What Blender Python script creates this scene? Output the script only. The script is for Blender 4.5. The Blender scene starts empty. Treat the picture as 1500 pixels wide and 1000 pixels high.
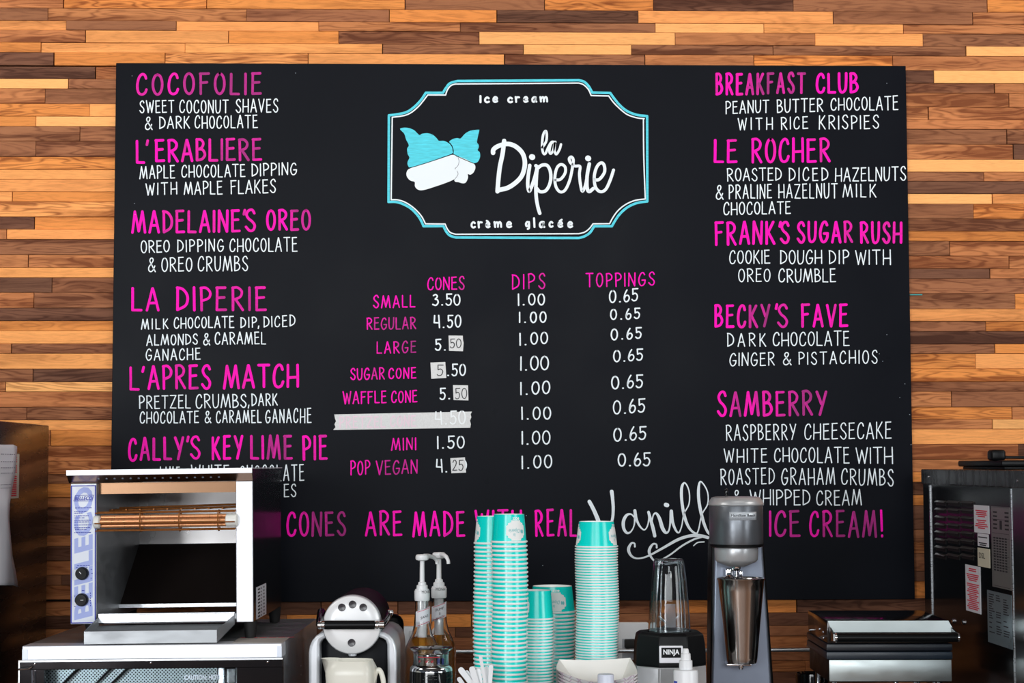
import bpy, bmesh, math, random
from mathutils import Vector, Matrix

# ------------------------------------------------------------------ camera
C = bpy.context.scene.collection
sc = bpy.context.scene
F = 2674.1
YAW, PITCH, ROLL = 0.02808, 0.06761, -0.00237
EYE = Vector((0, -4.17385, 1.5))
fw = Vector((math.sin(YAW)*math.cos(PITCH), math.cos(YAW)*math.cos(PITCH), math.sin(PITCH)))
rt0 = Vector((math.cos(YAW), -math.sin(YAW), 0)); up0 = rt0.cross(fw)
rt = rt0*math.cos(ROLL) + up0*math.sin(ROLL)
up = up0*math.cos(ROLL) - rt0*math.sin(ROLL)
cd = bpy.data.cameras.new('camera'); cam = bpy.data.objects.new('camera', cd); C.objects.link(cam)
cd.sensor_width = 36; cd.lens = F/1500*36; cd.clip_start = .05; cd.clip_end = 60
m = Matrix.Identity(4)
for i, v in enumerate((rt, up, -fw)):
    for j in range(3): m[j][i] = v[j]
m.translation = EYE; cam.matrix_world = m; sc.camera = cam

# ------------------------------------------------------------------ light
sc.view_settings.view_transform = 'Standard'; sc.view_settings.look = 'None'
sc.view_settings.exposure = 0.0; sc.view_settings.gamma = 1; sc.view_settings.use_curve_mapping = False
w = bpy.data.worlds.new('world'); sc.world = w; w.use_nodes = True
w.node_tree.nodes['Background'].inputs[0].default_value = (.75, .87, 1, 1)
w.node_tree.nodes['Background'].inputs[1].default_value = .10

def area(name, loc, aim, sx, sy, power, col, spread=180):
    d = bpy.data.lights.new(name, 'AREA'); d.shape = 'RECTANGLE'; d.size = sx; d.size_y = sy
    d.energy = power; d.color = col; d.spread = math.radians(spread)
    o = bpy.data.objects.new(name, d); C.objects.link(o); o.location = loc
    o.rotation_euler = (Vector(aim)-Vector(loc)).to_track_quat('-Z', 'Y').to_euler()
    return o
area('ceiling_lamp_panel', (.1, -1.7, 3.3), (.1, .1, 2.1), 2.4, .4, 3.6, (1, .96, .90), 75)
area('ceiling_lamp_panel', (-2.5, -1.5, 3.2), (-.4, .1, 2.05), .9, .5, 6.6, (1, .96, .90), 80)
area('ceiling_lamp_panel', (2.75, -1.5, 3.2), (.6, .1, 2.05), .9, .5, 5.2, (1, .96, .90), 80)
area('window_and_fill_light', (-.5, -9.2, 2.5), (-.3, 0, 1.6), 5.6, 1.2, 165, (.95, .98, 1))
area('clerestory_light', (-.4, -9.2, 3.5), (-.2, 0, 1.9), 1.3, .6, 30, (.93, .97, 1))
area('clerestory_light', (1.45, -9.2, 3.0), (.6, 0, 1.9), 1.0, .5, 22, (.93, .97, 1))
area('window_and_fill_light', (-3.0, -7.0, 1.7), (-.3, -.4, 1.2), 1.2, 2.0, 135, (.95, .98, 1))  # added low fill to brighten the counter items, no window known here
area('window_and_fill_light', (4.7, -4.6, 1.9), (-.4, -.4, 1.2), 2.0, 1.8, 95, (.95, .98, 1))  # added side fill for the right-facing machine sides and the paper

# ------------------------------------------------------------------ picture ray helpers
def ray(px, py): return fw + rt*((px-750)/F) + up*((500-py)/F)
def at(px, py, y=0.0):
    d = ray(px, py); t = (y-EYE.y)/d.y; return EYE + d*t
def atx(px, py, X):
    d = ray(px, py); t = (X-EYE.x)/d.x; return EYE + d*t
COUNTER = .92

# ------------------------------------------------------------------ materials
def lin(c):
    return tuple(((v/255)/12.92 if v/255 <= .04045 else (((v/255)+.055)/1.055)**2.4) for v in c)
def mat(name, col, rough=.5, metal=0, spec=None, trans=0, ior=None, coat=0, emit=None, srgb=True, alpha=None):
    M = bpy.data.materials.new(name); M.use_nodes = True
    b = M.node_tree.nodes['Principled BSDF']
    c = lin(col) if srgb else col
    b.inputs['Base Color'].default_value = (*c, 1); b.inputs['Roughness'].default_value = rough
    b.inputs['Metallic'].default_value = metal
    if spec is not None: b.inputs['Specular IOR Level'].default_value = spec
    if trans: b.inputs['Transmission Weight'].default_value = trans
    if ior: b.inputs['IOR'].default_value = ior
    if coat: b.inputs['Coat Weight'].default_value = coat; b.inputs['Coat Roughness'].default_value = .05
    if emit: b.inputs['Emission Color'].default_value = (*c, 1); b.inputs['Emission Strength'].default_value = emit
    return M
def N(M, t, **kw):
    n = M.node_tree.nodes.new(t)
    for k, v in kw.items(): setattr(n, k, v)
    return n
def L(M, a, b): M.node_tree.links.new(a, b)
def noise_rough(M, lo, hi, scale=(1, 1, 1), sc_=8, bump=0, cvar=0):
    """uneven gloss, faint relief and slight tone variation"""
    b = M.node_tree.nodes['Principled BSDF']
    tc = N(M, 'ShaderNodeTexCoord'); mp = N(M, 'ShaderNodeMapping'); mp.inputs['Scale'].default_value = scale
    nz = N(M, 'ShaderNodeTexNoise'); nz.inputs['Scale'].default_value = sc_; nz.inputs['Detail'].default_value = 5
    L(M, tc.outputs['Object'], mp.inputs[0]); L(M, mp.outputs[0], nz.inputs['Vector'])
    r = N(M, 'ShaderNodeMapRange'); r.inputs['From Min'].default_value = .3; r.inputs['From Max'].default_value = .7
    r.inputs['To Min'].default_value = lo; r.inputs['To Max'].default_value = hi
    L(M, nz.outputs[0], r.inputs[0]); L(M, r.outputs[0], b.inputs['Roughness'])
    if bump:
        bp = N(M, 'ShaderNodeBump'); bp.inputs['Strength'].default_value = bump; bp.inputs['Distance'].default_value = .001
        L(M, nz.outputs[0], bp.inputs['Height']); L(M, bp.outputs[0], b.inputs['Normal'])
    if cvar:
        c = b.inputs['Base Color'].default_value[:]
        mx = N(M, 'ShaderNodeMix', data_type='RGBA'); mx.inputs[6].default_value = (*[v*(1-cvar) for v in c[:3]], 1)
        mx.inputs[7].default_value = (*[min(1, v*(1+cvar)) for v in c[:3]], 1)
        L(M, nz.outputs[0], mx.inputs[0]); L(M, mx.outputs[2], b.inputs['Base Color'])
    return M

steel = noise_rough(mat('brushed_steel', (205, 208, 212), .3, 1), .24, .36, (1, 1, 60), 12)
steel_h = noise_rough(mat('worn_steel', (160, 164, 168), .3, .65), .3, .5, (2, 2, 6), 10, cvar=.12)
steel_dark = noise_rough(mat('dark_glossy_steel', (70, 68, 70), .2, 1), .17, .26, (1, 1, 8), 6)
steel_black = noise_rough(mat('black_steel_panel', (36, 39, 42), .16, .85), .12, .2, (1, 1, 5), 6)
mirror_steel = mat('polished_steel', (178, 172, 168), .12, 1)
chrome = mat('chrome', (225, 225, 228), .07, 1)
black_pl = noise_rough(mat('black_plastic', (12, 13, 15), .42, spec=.2), .36, .5, sc_=30)
black_gl = mat('gloss_black', (9, 10, 12), .12)
fridge_steel = noise_rough(mat('fridge_steel', (54, 50, 49), .26, .9), .22, .32, (1, 1, 8), 6)
rubber = mat('black_rubber', (14, 14, 15), .7)
white_pl = mat('white_plastic', (240, 242, 245), .35)
silver_pl = noise_rough(mat('silver_paint', (226, 230, 236), .32, .3), .28, .36, sc_=40)
face_white = mat('pearl_face', (244, 245, 247), .3, .1)
paper_w = mat('white_paper', (228, 229, 236), .85)
ink_red = mat('red_ink', (205, 30, 60), .7)
ink_blk = mat('black_ink', (35, 33, 38), .7)
ink_blue = mat('blue_ink', (40, 50, 175), .6)
ink_peri = mat('periwinkle_ink', (172, 186, 242), .6)
panel_w = mat('panel_white', (226, 233, 246), .4)
copper = noise_rough(mat('heated_copper', (214, 150, 104), .35, .6), .25, .5, (40, 5, 5), 10, cvar=.3)
brown_wire = noise_rough(mat('browned_wire', (150, 92, 42), .4, .6), .3, .6, (60, 5, 5), 10, cvar=.5)
ceramic = mat('white_ceramic', (232, 233, 228), .35)
cream = mat('cream_ceramic', (236, 234, 222), .3)
glass = mat('clear_glass', (255, 255, 255), .02, trans=1, ior=1.45)
clear_pl = mat('clear_plastic', (236, 243, 246), .04, trans=1, ior=1.3)
teal = mat('teal_card', (0, 224, 214), .22)
rim_w = mat('rim_white', (250, 252, 251), .4)
matte_black = mat('matte_black', (10, 11, 13), .38, spec=.2)
grey_metal = noise_rough(mat('grey_metallic_paint', (112, 116, 122), .34, .7), .3, .4, sc_=60)
blue_grey = noise_rough(mat('blue_grey_metallic_paint', (132, 140, 156), .38, .6), .34, .44, sc_=60)
sil_grey = noise_rough(mat('pale_grey_paint', (188, 190, 193), .35, .4), .3, .4, sc_=60)
tape_m = noise_rough(mat('masking_tape', (212, 213, 214), .8), .7, .9, (1, 1, 1), 300, cvar=.16)
white_mark = mat('white_marker', (226, 234, 240), .65, spec=.2)
teal_mark = noise_rough(mat('teal_marker', (84, 202, 220), .6, spec=.2), .55, .7, (14, 1, 110), 3, cvar=.38)

# wood: object colour gives the plank's own tone, its alpha how strongly it is figured
def make_wood():
    M = bpy.data.materials.new('walnut_plank'); M.use_nodes = True
    b = M.node_tree.nodes['Principled BSDF']
    oi = N(M, 'ShaderNodeObjectInfo'); tc = N(M, 'ShaderNodeTexCoord')
    off = N(M, 'ShaderNodeVectorMath', operation='SCALE'); off.inputs[0].default_value = (13.1, 7.7, 31.3)
    L(M, oi.outputs['Random'], off.inputs['Scale'])
    add = N(M, 'ShaderNodeVectorMath', operation='ADD')
    L(M, tc.outputs['Object'], add.inputs[0]); L(M, off.outputs[0], add.inputs[1])
    def nz(scale, sc_, det, dist=0):
        mp = N(M, 'ShaderNodeMapping'); mp.inputs['Scale'].default_value = scale; L(M, add.outputs[0], mp.inputs[0])
        n = N(M, 'ShaderNodeTexNoise'); n.inputs['Scale'].default_value = sc_; n.inputs['Detail'].default_value = det
        n.inputs['Distortion'].default_value = dist
        L(M, mp.outputs[0], n.inputs['Vector']); return n.outputs[0]
    def mth(op, a, b_=None, c_=None, clamp=False):
        n = N(M, 'ShaderNodeMath', operation=op); n.use_clamp = clamp
        for i, v in enumerate((a, b_, c_)):
            if v is None: continue
            if isinstance(v, (int, float)): n.inputs[i].default_value = v
            else: L(M, v, n.inputs[i])
        return n.outputs[0]
    fig = nz((1, 1, 7.5), 4.5, 2, .3)                 # broad figure
    rings = mth('SINE', mth('MULTIPLY', fig, 62))
    rings = mth('POWER', mth('MULTIPLY_ADD', rings, .5, .5), 2.2)
    streak = mth('SMOOTH_MIN', 1, mth('MULTIPLY', mth('SUBTRACT', nz((1, 1, 14), 2.2, 3), .46, clamp=True), 7), .2)
    fine = nz((14, 1, 260), 3, 4)
    pore = mth('MULTIPLY', mth('SUBTRACT', nz((40, 1, 500), 3, 2), .58, clamp=True), 3)
    amt = mth('ADD', mth('MULTIPLY', rings, .58), mth('MULTIPLY', streak, .8))
    amt = mth('MULTIPLY', amt, oi.outputs['Alpha'])
    amt = mth('ADD', amt, mth('MULTIPLY', mth('SUBTRACT', fine, .5), .75))
    amt = mth('ADD', amt, mth('MULTIPLY', pore, .3), clamp=True)
    dk = N(M, 'ShaderNodeMix', data_type='RGBA', blend_type='MULTIPLY'); dk.inputs[0].default_value = 1
    L(M, oi.outputs['Color'], dk.inputs[6]); dk.inputs[7].default_value = (.36, .27, .22, 1)
    mx = N(M, 'ShaderNodeMix', data_type='RGBA'); L(M, amt, mx.inputs[0])
    L(M, oi.outputs['Color'], mx.inputs[6]); L(M, dk.outputs[2], mx.inputs[7])
    L(M, mx.outputs[2], b.inputs['Base Color'])
    b.inputs['Roughness'].default_value = .6; b.inputs['Specular IOR Level'].default_value = .15
    bp = N(M, 'ShaderNodeBump'); bp.inputs['Strength'].default_value = .25; bp.inputs['Distance'].default_value = .0006
    L(M, fine, bp.inputs['Height']); L(M, bp.outputs[0], b.inputs['Normal'])
    return M
wood = make_wood()

board_m = mat('chalkboard_paint', (17, 19, 25), .34, spec=.045)
noise_rough(board_m, .27, .38, (1, 1, 1), 5, cvar=.2)
bz = [n for n in board_m.node_tree.nodes if n.type == 'TEX_NOISE'][0]; bz.inputs['Scale'].default_value = 4.5
# fine roller texture
_t = N(board_m, 'ShaderNodeTexCoord'); _n = N(board_m, 'ShaderNodeTexNoise'); _n.inputs['Scale'].default_value = 420
_b = N(board_m, 'ShaderNodeBump'); _b.inputs['Strength'].default_value = .25; _b.inputs['Distance'].default_value = .0004
L(board_m, _t.outputs['Object'], _n.inputs['Vector']); L(board_m, _n.outputs[0], _b.inputs['Height'])
L(board_m, _b.outputs[0], board_m.node_tree.nodes['Principled BSDF'].inputs['Normal'])

# pink marker: a per-stroke tone carried by the strokes (how much paint the pen left)
pink = mat('pink_marker', (245, 20, 180), .6, spec=.15)
_a = N(pink, 'ShaderNodeAttribute', attribute_name='tone')
_mx = N(pink, 'ShaderNodeMix', data_type='RGBA'); _mx.inputs[6].default_value = (*lin((158, 42, 120)), 1); _mx.inputs[7].default_value = (*lin((255, 0, 182)), 1)
_tc = N(pink, 'ShaderNodeTexCoord'); _nz = N(pink, 'ShaderNodeTexNoise'); _nz.inputs['Scale'].default_value = 160
_md = N(pink, 'ShaderNodeMath', operation='MULTIPLY_ADD', use_clamp=True); _md.inputs[1].default_value = .5
_s = N(pink, 'ShaderNodeMath', operation='SUBTRACT'); _s.inputs[1].default_value = .25
L(pink, _tc.outputs['Object'], _nz.inputs['Vector']); L(pink, _nz.outputs[0], _md.inputs[0])
L(pink, _a.outputs['Fac'], _s.inputs[0]); L(pink, _s.outputs[0], _md.inputs[2])
L(pink, _md.outputs[0], _mx.inputs[0]); L(pink, _mx.outputs[2], pink.node_tree.nodes['Principled BSDF'].inputs['Base Color'])

# perforated plate (holes too fine to model)
perf = mat('perforated_plate', (170, 190, 196), .3, .8)
_tc = N(perf, 'ShaderNodeTexCoord'); _mp = N(perf, 'ShaderNodeMapping'); _mp.inputs['Rotation'].default_value = (0, math.radians(45), 0)
_v = N(perf, 'ShaderNodeTexVoronoi'); _v.inputs['Scale'].default_value = 210; _v.inputs['Randomness'].default_value = 0
_r = N(perf, 'ShaderNodeMath', operation='GREATER_THAN'); _r.inputs[1].default_value = .42
_mx = N(perf, 'ShaderNodeMix', data_type='RGBA'); _mx.inputs[6].default_value = (.004, .006, .007, 1); _mx.inputs[7].default_value = (.40, .46, .48, 1)
L(perf, _tc.outputs['Object'], _mp.inputs[0]); L(perf, _mp.outputs[0], _v.inputs['Vector']); L(perf, _v.outputs['Distance'], _r.inputs[0])
L(perf, _r.outputs[0], _mx.inputs[0]); L(perf, _mx.outputs[2], perf.node_tree.nodes['Principled BSDF'].inputs['Base Color'])

# ------------------------------------------------------------------ mesh builder
class MB:
    def __init__(s): s.v = []; s.f = []; s.tone = []
    def add(s, vs, fs):
        o = len(s.v); s.v += [tuple(p) for p in vs]; s.f += [tuple(i+o for i in f) for f in fs]; return s
    def box(s, x0, x1, y0, y1, z0, z1, b=0, seg=2, M=None):
        if x0 > x1: x0, x1 = x1, x0
        if y0 > y1: y0, y1 = y1, y0
        if z0 > z1: z0, z1 = z1, z0
        vs = [(x, y, z) for x in (x0, x1) for y in (y0, y1) for z in (z0, z1)]
        fs = [(0, 1, 3, 2), (4, 6, 7, 5), (0, 4, 5, 1), (2, 3, 7, 6), (0, 2, 6, 4), (1, 5, 7, 3)]
        if b:
            bm = bmesh.new(); bv = [bm.verts.new(p) for p in vs]
            for f in fs: bm.faces.new([bv[i] for i in f])
            bmesh.ops.bevel(bm, geom=bm.edges[:], offset=b, segments=seg, affect='EDGES', profile=.5)
            bm.verts.ensure_lookup_table()
            vs = [v.co[:] for v in bm.verts]; fs = [[v.index for v in f.verts] for f in bm.faces]; bm.free()
        if M: vs = [M @ Vector(p) for p in vs]
        return s.add(vs, fs)
    def hexa(s, p):      # 8 corners: bottom 4 ccw, top 4 ccw
        return s.add(p, [(3, 2, 1, 0), (4, 5, 6, 7), (0, 1, 5, 4), (1, 2, 6, 5), (2, 3, 7, 6), (3, 0, 4, 7)])
    def quad(s, a, b, c, d): return s.add([a, b, c, d], [(0, 1, 2, 3)])
    def prism(s, poly, y0, y1):   # polygon in xz, extruded along y
        n = len(poly)
        vs = [(x, y0, z) for x, z in poly] + [(x, y1, z) for x, z in poly]
        return s.add(vs, [tuple(range(n)), tuple(range(2*n-1, n-1, -1))] + [(i, i+n, (i+1) % n+n, (i+1) % n) for i in range(n)])
    def lathe(s, prof, c=(0, 0, 0), n=32, sx=1, sy=1, ax='z', caps=True):
        o = []; fs = []
        for (r, z) in prof:
            for k in range(n):
                a = 2*math.pi*k/n; p = (r*math.cos(a)*sx, r*math.sin(a)*sy, z)
                if ax == 'y': p = (p[0], z, p[1])
                if ax == 'x': p = (z, p[0], p[1])
                o.append((p[0]+c[0], p[1]+c[1], p[2]+c[2]))
        m_ = len(prof)
        for j in range(m_-1):
            for k in range(n):
                k2 = (k+1) % n; fs.append((j*n+k, j*n+k2, (j+1)*n+k2, (j+1)*n+k))
        if caps:
            if prof[0][0] > 1e-6: fs.append(tuple(range(n-1, -1, -1)))
            if prof[-1][0] > 1e-6: fs.append(tuple((m_-1)*n+k for k in range(n)))
        return s.add(o, fs)
    def tube(s, pts, r, n=10, closed=False):
        pts = [Vector(p) for p in pts]; m_ = len(pts); vs = []; fs = []
        rr = r if isinstance(r, (list, tuple)) else [r]*m_
        prev = None
        for i, p in enumerate(pts):
            if closed: t = pts[(i+1) % m_]-pts[i-1]
            else: t = pts[min(i+1, m_-1)]-pts[max(i-1, 0)]
            t.normalize()
            if prev is None:
                a = Vector((0, 0, 1)) if abs(t.z) < .9 else Vector((0, 1, 0)); u = t.cross(a).normalized()
            else: u = (prev-t*prev.dot(t)).normalized()
            prev = u; v = t.cross(u)
            for k in range(n):
                a = 2*math.pi*k/n; vs.append(p+u*math.cos(a)*rr[i]+v*math.sin(a)*rr[i])
        for i in range(m_ if closed else m_-1):
            i2 = (i+1) % m_
            for k in range(n): k2 = (k+1) % n; fs.append((i*n+k, i*n+k2, i2*n+k2, i2*n+k))
        if not closed: fs += [tuple(range(n-1, -1, -1)), tuple((m_-1)*n+k for k in range(n))]
        return s.add(vs, fs)
    def build(s, name, material, parent=None, smooth=True, ang=35, loc=None):
        me = bpy.data.meshes.new(name); me.from_pydata(s.v, [], s.f)
        bm = bmesh.new(); bm.from_mesh(me); bmesh.ops.recalc_face_normals(bm, faces=bm.faces[:]); bm.to_mesh(me); bm.free()
        me.materials.append(material)
        if smooth:
            me.shade_smooth(); me.set_sharp_from_angle(angle=math.radians(ang))
        o = bpy.data.objects.new(name, me); C.objects.link(o)
        if parent: o.parent = parent
        if loc: o.location = loc
        return o

def tag(o, label=None, cat=None, group=None, kind=None):
    for k, v in (('label', label), ('category', cat), ('group', group), ('kind', kind)):
        if v: o[k] = v
    return o
def empty(name, loc, label, cat, group=None, rz=0, ry=0):
    o = bpy.data.objects.new(name, None); C.objects.link(o); o.empty_display_size = .05
    o.location = loc; o.rotation_euler = (0, ry, rz)
    return tag(o, label, cat, group)

_words = {}
def text_mb(s, w_, h_, bold=0.0, shear=0.0):
    """outline of a printed word, fitted to w_ x h_, centred, in xz"""
    key = (s, bold, shear)
    if key not in _words:
        cu = bpy.data.curves.new('t', 'FONT'); cu.body = s; cu.offset = bold; cu.shear = shear; cu.resolution_u = 3
        o = bpy.data.objects.new('t', cu); C.objects.link(o)
        me = bpy.data.meshes.new_from_object(o.evaluated_get(bpy.context.evaluated_depsgraph_get()))
        vs = [(v.co.x, v.co.y) for v in me.vertices]; fs = [tuple(p.vertices) for p in me.polygons]
        bpy.data.objects.remove(o); bpy.data.curves.remove(cu); bpy.data.meshes.remove(me)
        _words[key] = (vs, fs)
    vs, fs = _words[key]
    x0 = min(v[0] for v in vs); x1 = max(v[0] for v in vs); z0 = min(v[1] for v in vs); z1 = max(v[1] for v in vs)
    return [((x-x0)/(x1-x0)*w_-w_/2, (z-z0)/(z1-z0)*h_-h_/2) for x, z in vs], fs
def text_on(s, name, mtl, parent, cx, cz, y, w_, h_, rot=0, bold=0.0, shear=0.0, mb=None, mapf=None):
    vs, fs = text_mb(s, w_, h_, bold, shear); c_, s_ = math.cos(rot), math.sin(rot)
    vs = [(cx+x*c_-z*s_, cz+x*s_+z*c_) for x, z in vs]
    vs = [mapf(x, z) for x, z in vs] if mapf else [(x, y, z) for x, z in vs]
    if mb is not None: mb.add(vs, fs); return mb
    return MB().add(vs, fs).build(name, mtl, parent, smooth=False)

# ------------------------------------------------------------------ stroke lettering
def catmull(p, n=6, closed=False):
    if len(p) < 3: return [tuple(q) for q in p]
    out = []; m_ = len(p); rng = range(m_) if closed else range(m_-1)
    for i in rng:
        if closed: a, b, c, d = p[i-1], p[i], p[(i+1) % m_], p[(i+2) % m_]
        else: a, b, c, d = p[max(i-1, 0)], p[i], p[i+1], p[min(i+2, m_-1)]
        for k in range(n):
            t = k/n
            out.append(tuple(.5*((2*b[j])+(-a[j]+c[j])*t+(2*a[j]-5*b[j]+4*c[j]-d[j])*t*t+(-a[j]+3*b[j]-3*c[j]+d[j])*t**3) for j in range(len(b))))
    if not closed: out.append(tuple(p[-1]))
    return out
O_ = [(.5+.5*math.sin(a)*-1, .5+.5*math.cos(a)) for a in [2*math.pi*k/10 for k in range(11)]]
G = {
 'A': (.52, ['L', (0, 0), (.46, 1)], ['L', (.5, 1), (1, 0)], ['L', (.2, .33), (.82, .34)]),
 'B': (.44, ['L', (.02, 1), (.06, 0)], ['S', (0, .99), (.5, .98), (.8, .8), (.6, .6), (.12, .52)], ['S', (.12, .52), (.7, .5), (1, .27), (.7, .06), (.06, 0)]),
 'C': (.46, ['S', (.95, .8), (.8, .97), (.5, 1), (.18, .82), (.02, .45), (.13, .12), (.45, 0), (.82, .06), (1, .24)]),
 'D': (.48, ['L', (.05, 1), (.06, 0)], ['S', (0, 1), (.5, .94), (.9, .72), (1, .45), (.78, .18), (.06, 0)]),
 'E': (.42, ['L', (.05, 1), (.05, 0)], ['L', (0, .99), (.9, 1)], ['L', (.05, .54), (.82, .56)], ['L', (.05, 0), (1, .01)]),
 'F': (.42, ['L', (.05, 1), (.08, 0)], ['L', (0, .99), (1, 1)], ['L', (.05, .54), (.8, .57)]),
 'G': (.5, ['S', (.9, .84), (.68, 1), (.34, .93), (.06, .6), (.04, .3), (.28, .03), (.62, .01), (.92, .18), (.98, .4)], ['L', (1, .42), (.52, .42)]),
 'H': (.5, ['L', (.02, 1), (0, 0)], ['L', (.98, 1), (1, 0)], ['L', (.02, .42), (.98, .44)]),
 'I': (.02, ['L', (.2, 1), (.5, 0)]),
 'K': (.46, ['L', (.04, 1), (.02, 0)], ['L', (.9, 1), (.06, .42)], ['L', (.25, .52), (1, 0)]),
 'L': (.4, ['L', (.03, 1), (.03, .01)], ['L', (.03, .01), (1, 0)]),
 'M': (.72, ['L', (0, 0), (.2, 1)], ['L', (.2, 1), (.5, .06)], ['L', (.5, .06), (.8, 1)], ['L', (.8, 1), (1, 0)]),
 'N': (.48, ['L', (0, 0), (.03, 1)], ['L', (.03, 1), (.95, 0)], ['L', (.95, 0), (1, 1)]),
 'O': (.46, ['S']+O_),
 'P': (.42, ['L', (.04, 1), (.08, 0)], ['S', (0, .99), (.55, 1), (1, .8), (.85, .55), (.08, .42)]),
 'R': (.48, ['L', (.04, 1), (.08, 0)], ['S', (0, .99), (.5, 1), (.88, .82), (.72, .58), (.08, .46)], ['L', (.3, .48), (1, 0)]),
 'S': (.42, ['S', (.95, .84), (.72, 1), (.32, .97), (.08, .78), (.3, .58), (.7, .44), (.98, .24), (.8, .03), (.4, 0), (0, .18)]),
 'T': (.52, ['L', (0, 1), (1, 1)], ['L', (.5, 1), (.52, 0)]),
 'U': (.45, ['S', (0, 1), (.02, .35), (.2, .04), (.55, 0), (.88, .15), (.98, .5), (1, 1)]),
 'V': (.5, ['L', (0, 1), (.5, 0)], ['L', (.5, 0), (1, 1)]),
 'W': (.72, ['L', (0, 1), (.26, 0)], ['L', (.26, 0), (.5, .85)], ['L', (.5, .85), (.76, 0)], ['L', (.76, 0), (1, 1)]),
 'Y': (.5, ['L', (0, 1), (.5, .47)], ['L', (1, 1), (.35, 0)]),
 'Z': (.5, ['L', (0, 1), (.98, 1)], ['L', (.98, 1), (.02, .01)], ['L', (.02, .01), (1, 0)]),
 '&': (.56, ['S', (1, 0), (.55, .42), (.2, .78), (.34, .98), (.6, .97), (.66, .8), (.4, .58), (.06, .34), (.06, .1), (.36, 0), (.7, .14), (.92, .42)]),
 '0': (.56, ['S']+O_),
 '1': (.02, ['L', (.2, 1), (.6, 0)]),
 '2': (.5, ['S', (.05, .8), (.25, .98), (.6, 1), (.85, .8), (.7, .5), (0, .02)], ['L', (0, .02), (1, .03)]),
 '3': (.5, ['S', (.1, .9), (.5, 1), (.85, .82), (.45, .58)], ['S', (.45, .58), (.9, .48), (1, .22), (.6, 0), (0, .08)]),
 '4': (.55, ['L', (.08, 1), (0, .42)], ['L', (0, .42), (.75, .4)], ['L', (.85, 1), (1, 0)]),
 '5': (.52, ['L', (.12, 1), (1, 1)], ['L', (.12, 1), (.15, .55)], ['S', (.15, .55), (.6, .62), (.95, .38), (.75, .06), (.3, 0), (0, .12)]),
 '6': (.5, ['S', (.55, 1), (.2, .7), (0, .3), (.2, .02), (.65, .02), (.95, .28), (.75, .52), (.3, .5), (.08, .3)]),
 '.': (.3, ['L', (.42, .02), (.58, .02)]),
 ',': (.12, ['L', (.7, .12), (.3, -.12)]),
 "'": (.06, ['L', (.9, 1), (.2, .8)]),
 '!': (.06, ['L', (0, 1), (.6, .22)], ['L', (.8, .03), (.8, 0)]),
 'i': (.06, ['L', (.3, .98), (.6, 0)]), 'c': (.7, ['S', (.95, .82), (.55, 1), (.1, .7), (.08, .25), (.5, 0), (1, .12)]),
 'e': (.75, ['S', (.08, .48), (.9, .6), (.8, .92), (.4, 1), (.06, .62), (.12, .18), (.5, 0), (1, .15)]),
 'r': (.6, ['L', (0, 1), (.15, 0)], ['S', (.1, .55), (.4, .92), (1, .92)]),
 'a': (.8, ['S', (.85, .95), (.4, .98), (.05, .6), (.12, .12), (.45, .02), (.78, .4), (.85, .95), (.8, .3), (1, .04)]),
 'm': (1.15, ['L', (0, 1), (.1, 0)], ['S', (.08, .5), (.3, .95), (.5, .8), (.52, .02)], ['S', (.52, .5), (.75, 1), (.95, .75), (1, .02)]),
 'g': (.72, ['S', (.9, .9), (.4, 1), (.05, .6), (.2, .1), (.6, .15), (.9, .6)], ['S', (.9, 1), (.95, .2), (.9, -.35), (.55, -.55)]),
 'l': (.08, ['L', (.1, 1.7), (.9, 0)]),
}
G['è'] = G['e']+(['L', (.15, 1.38), (.6, 1.18)],); G['é'] = G['e']+(['L', (.35, 1.18), (.85, 1.45)],)
rnd = random.Random(7)
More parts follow.
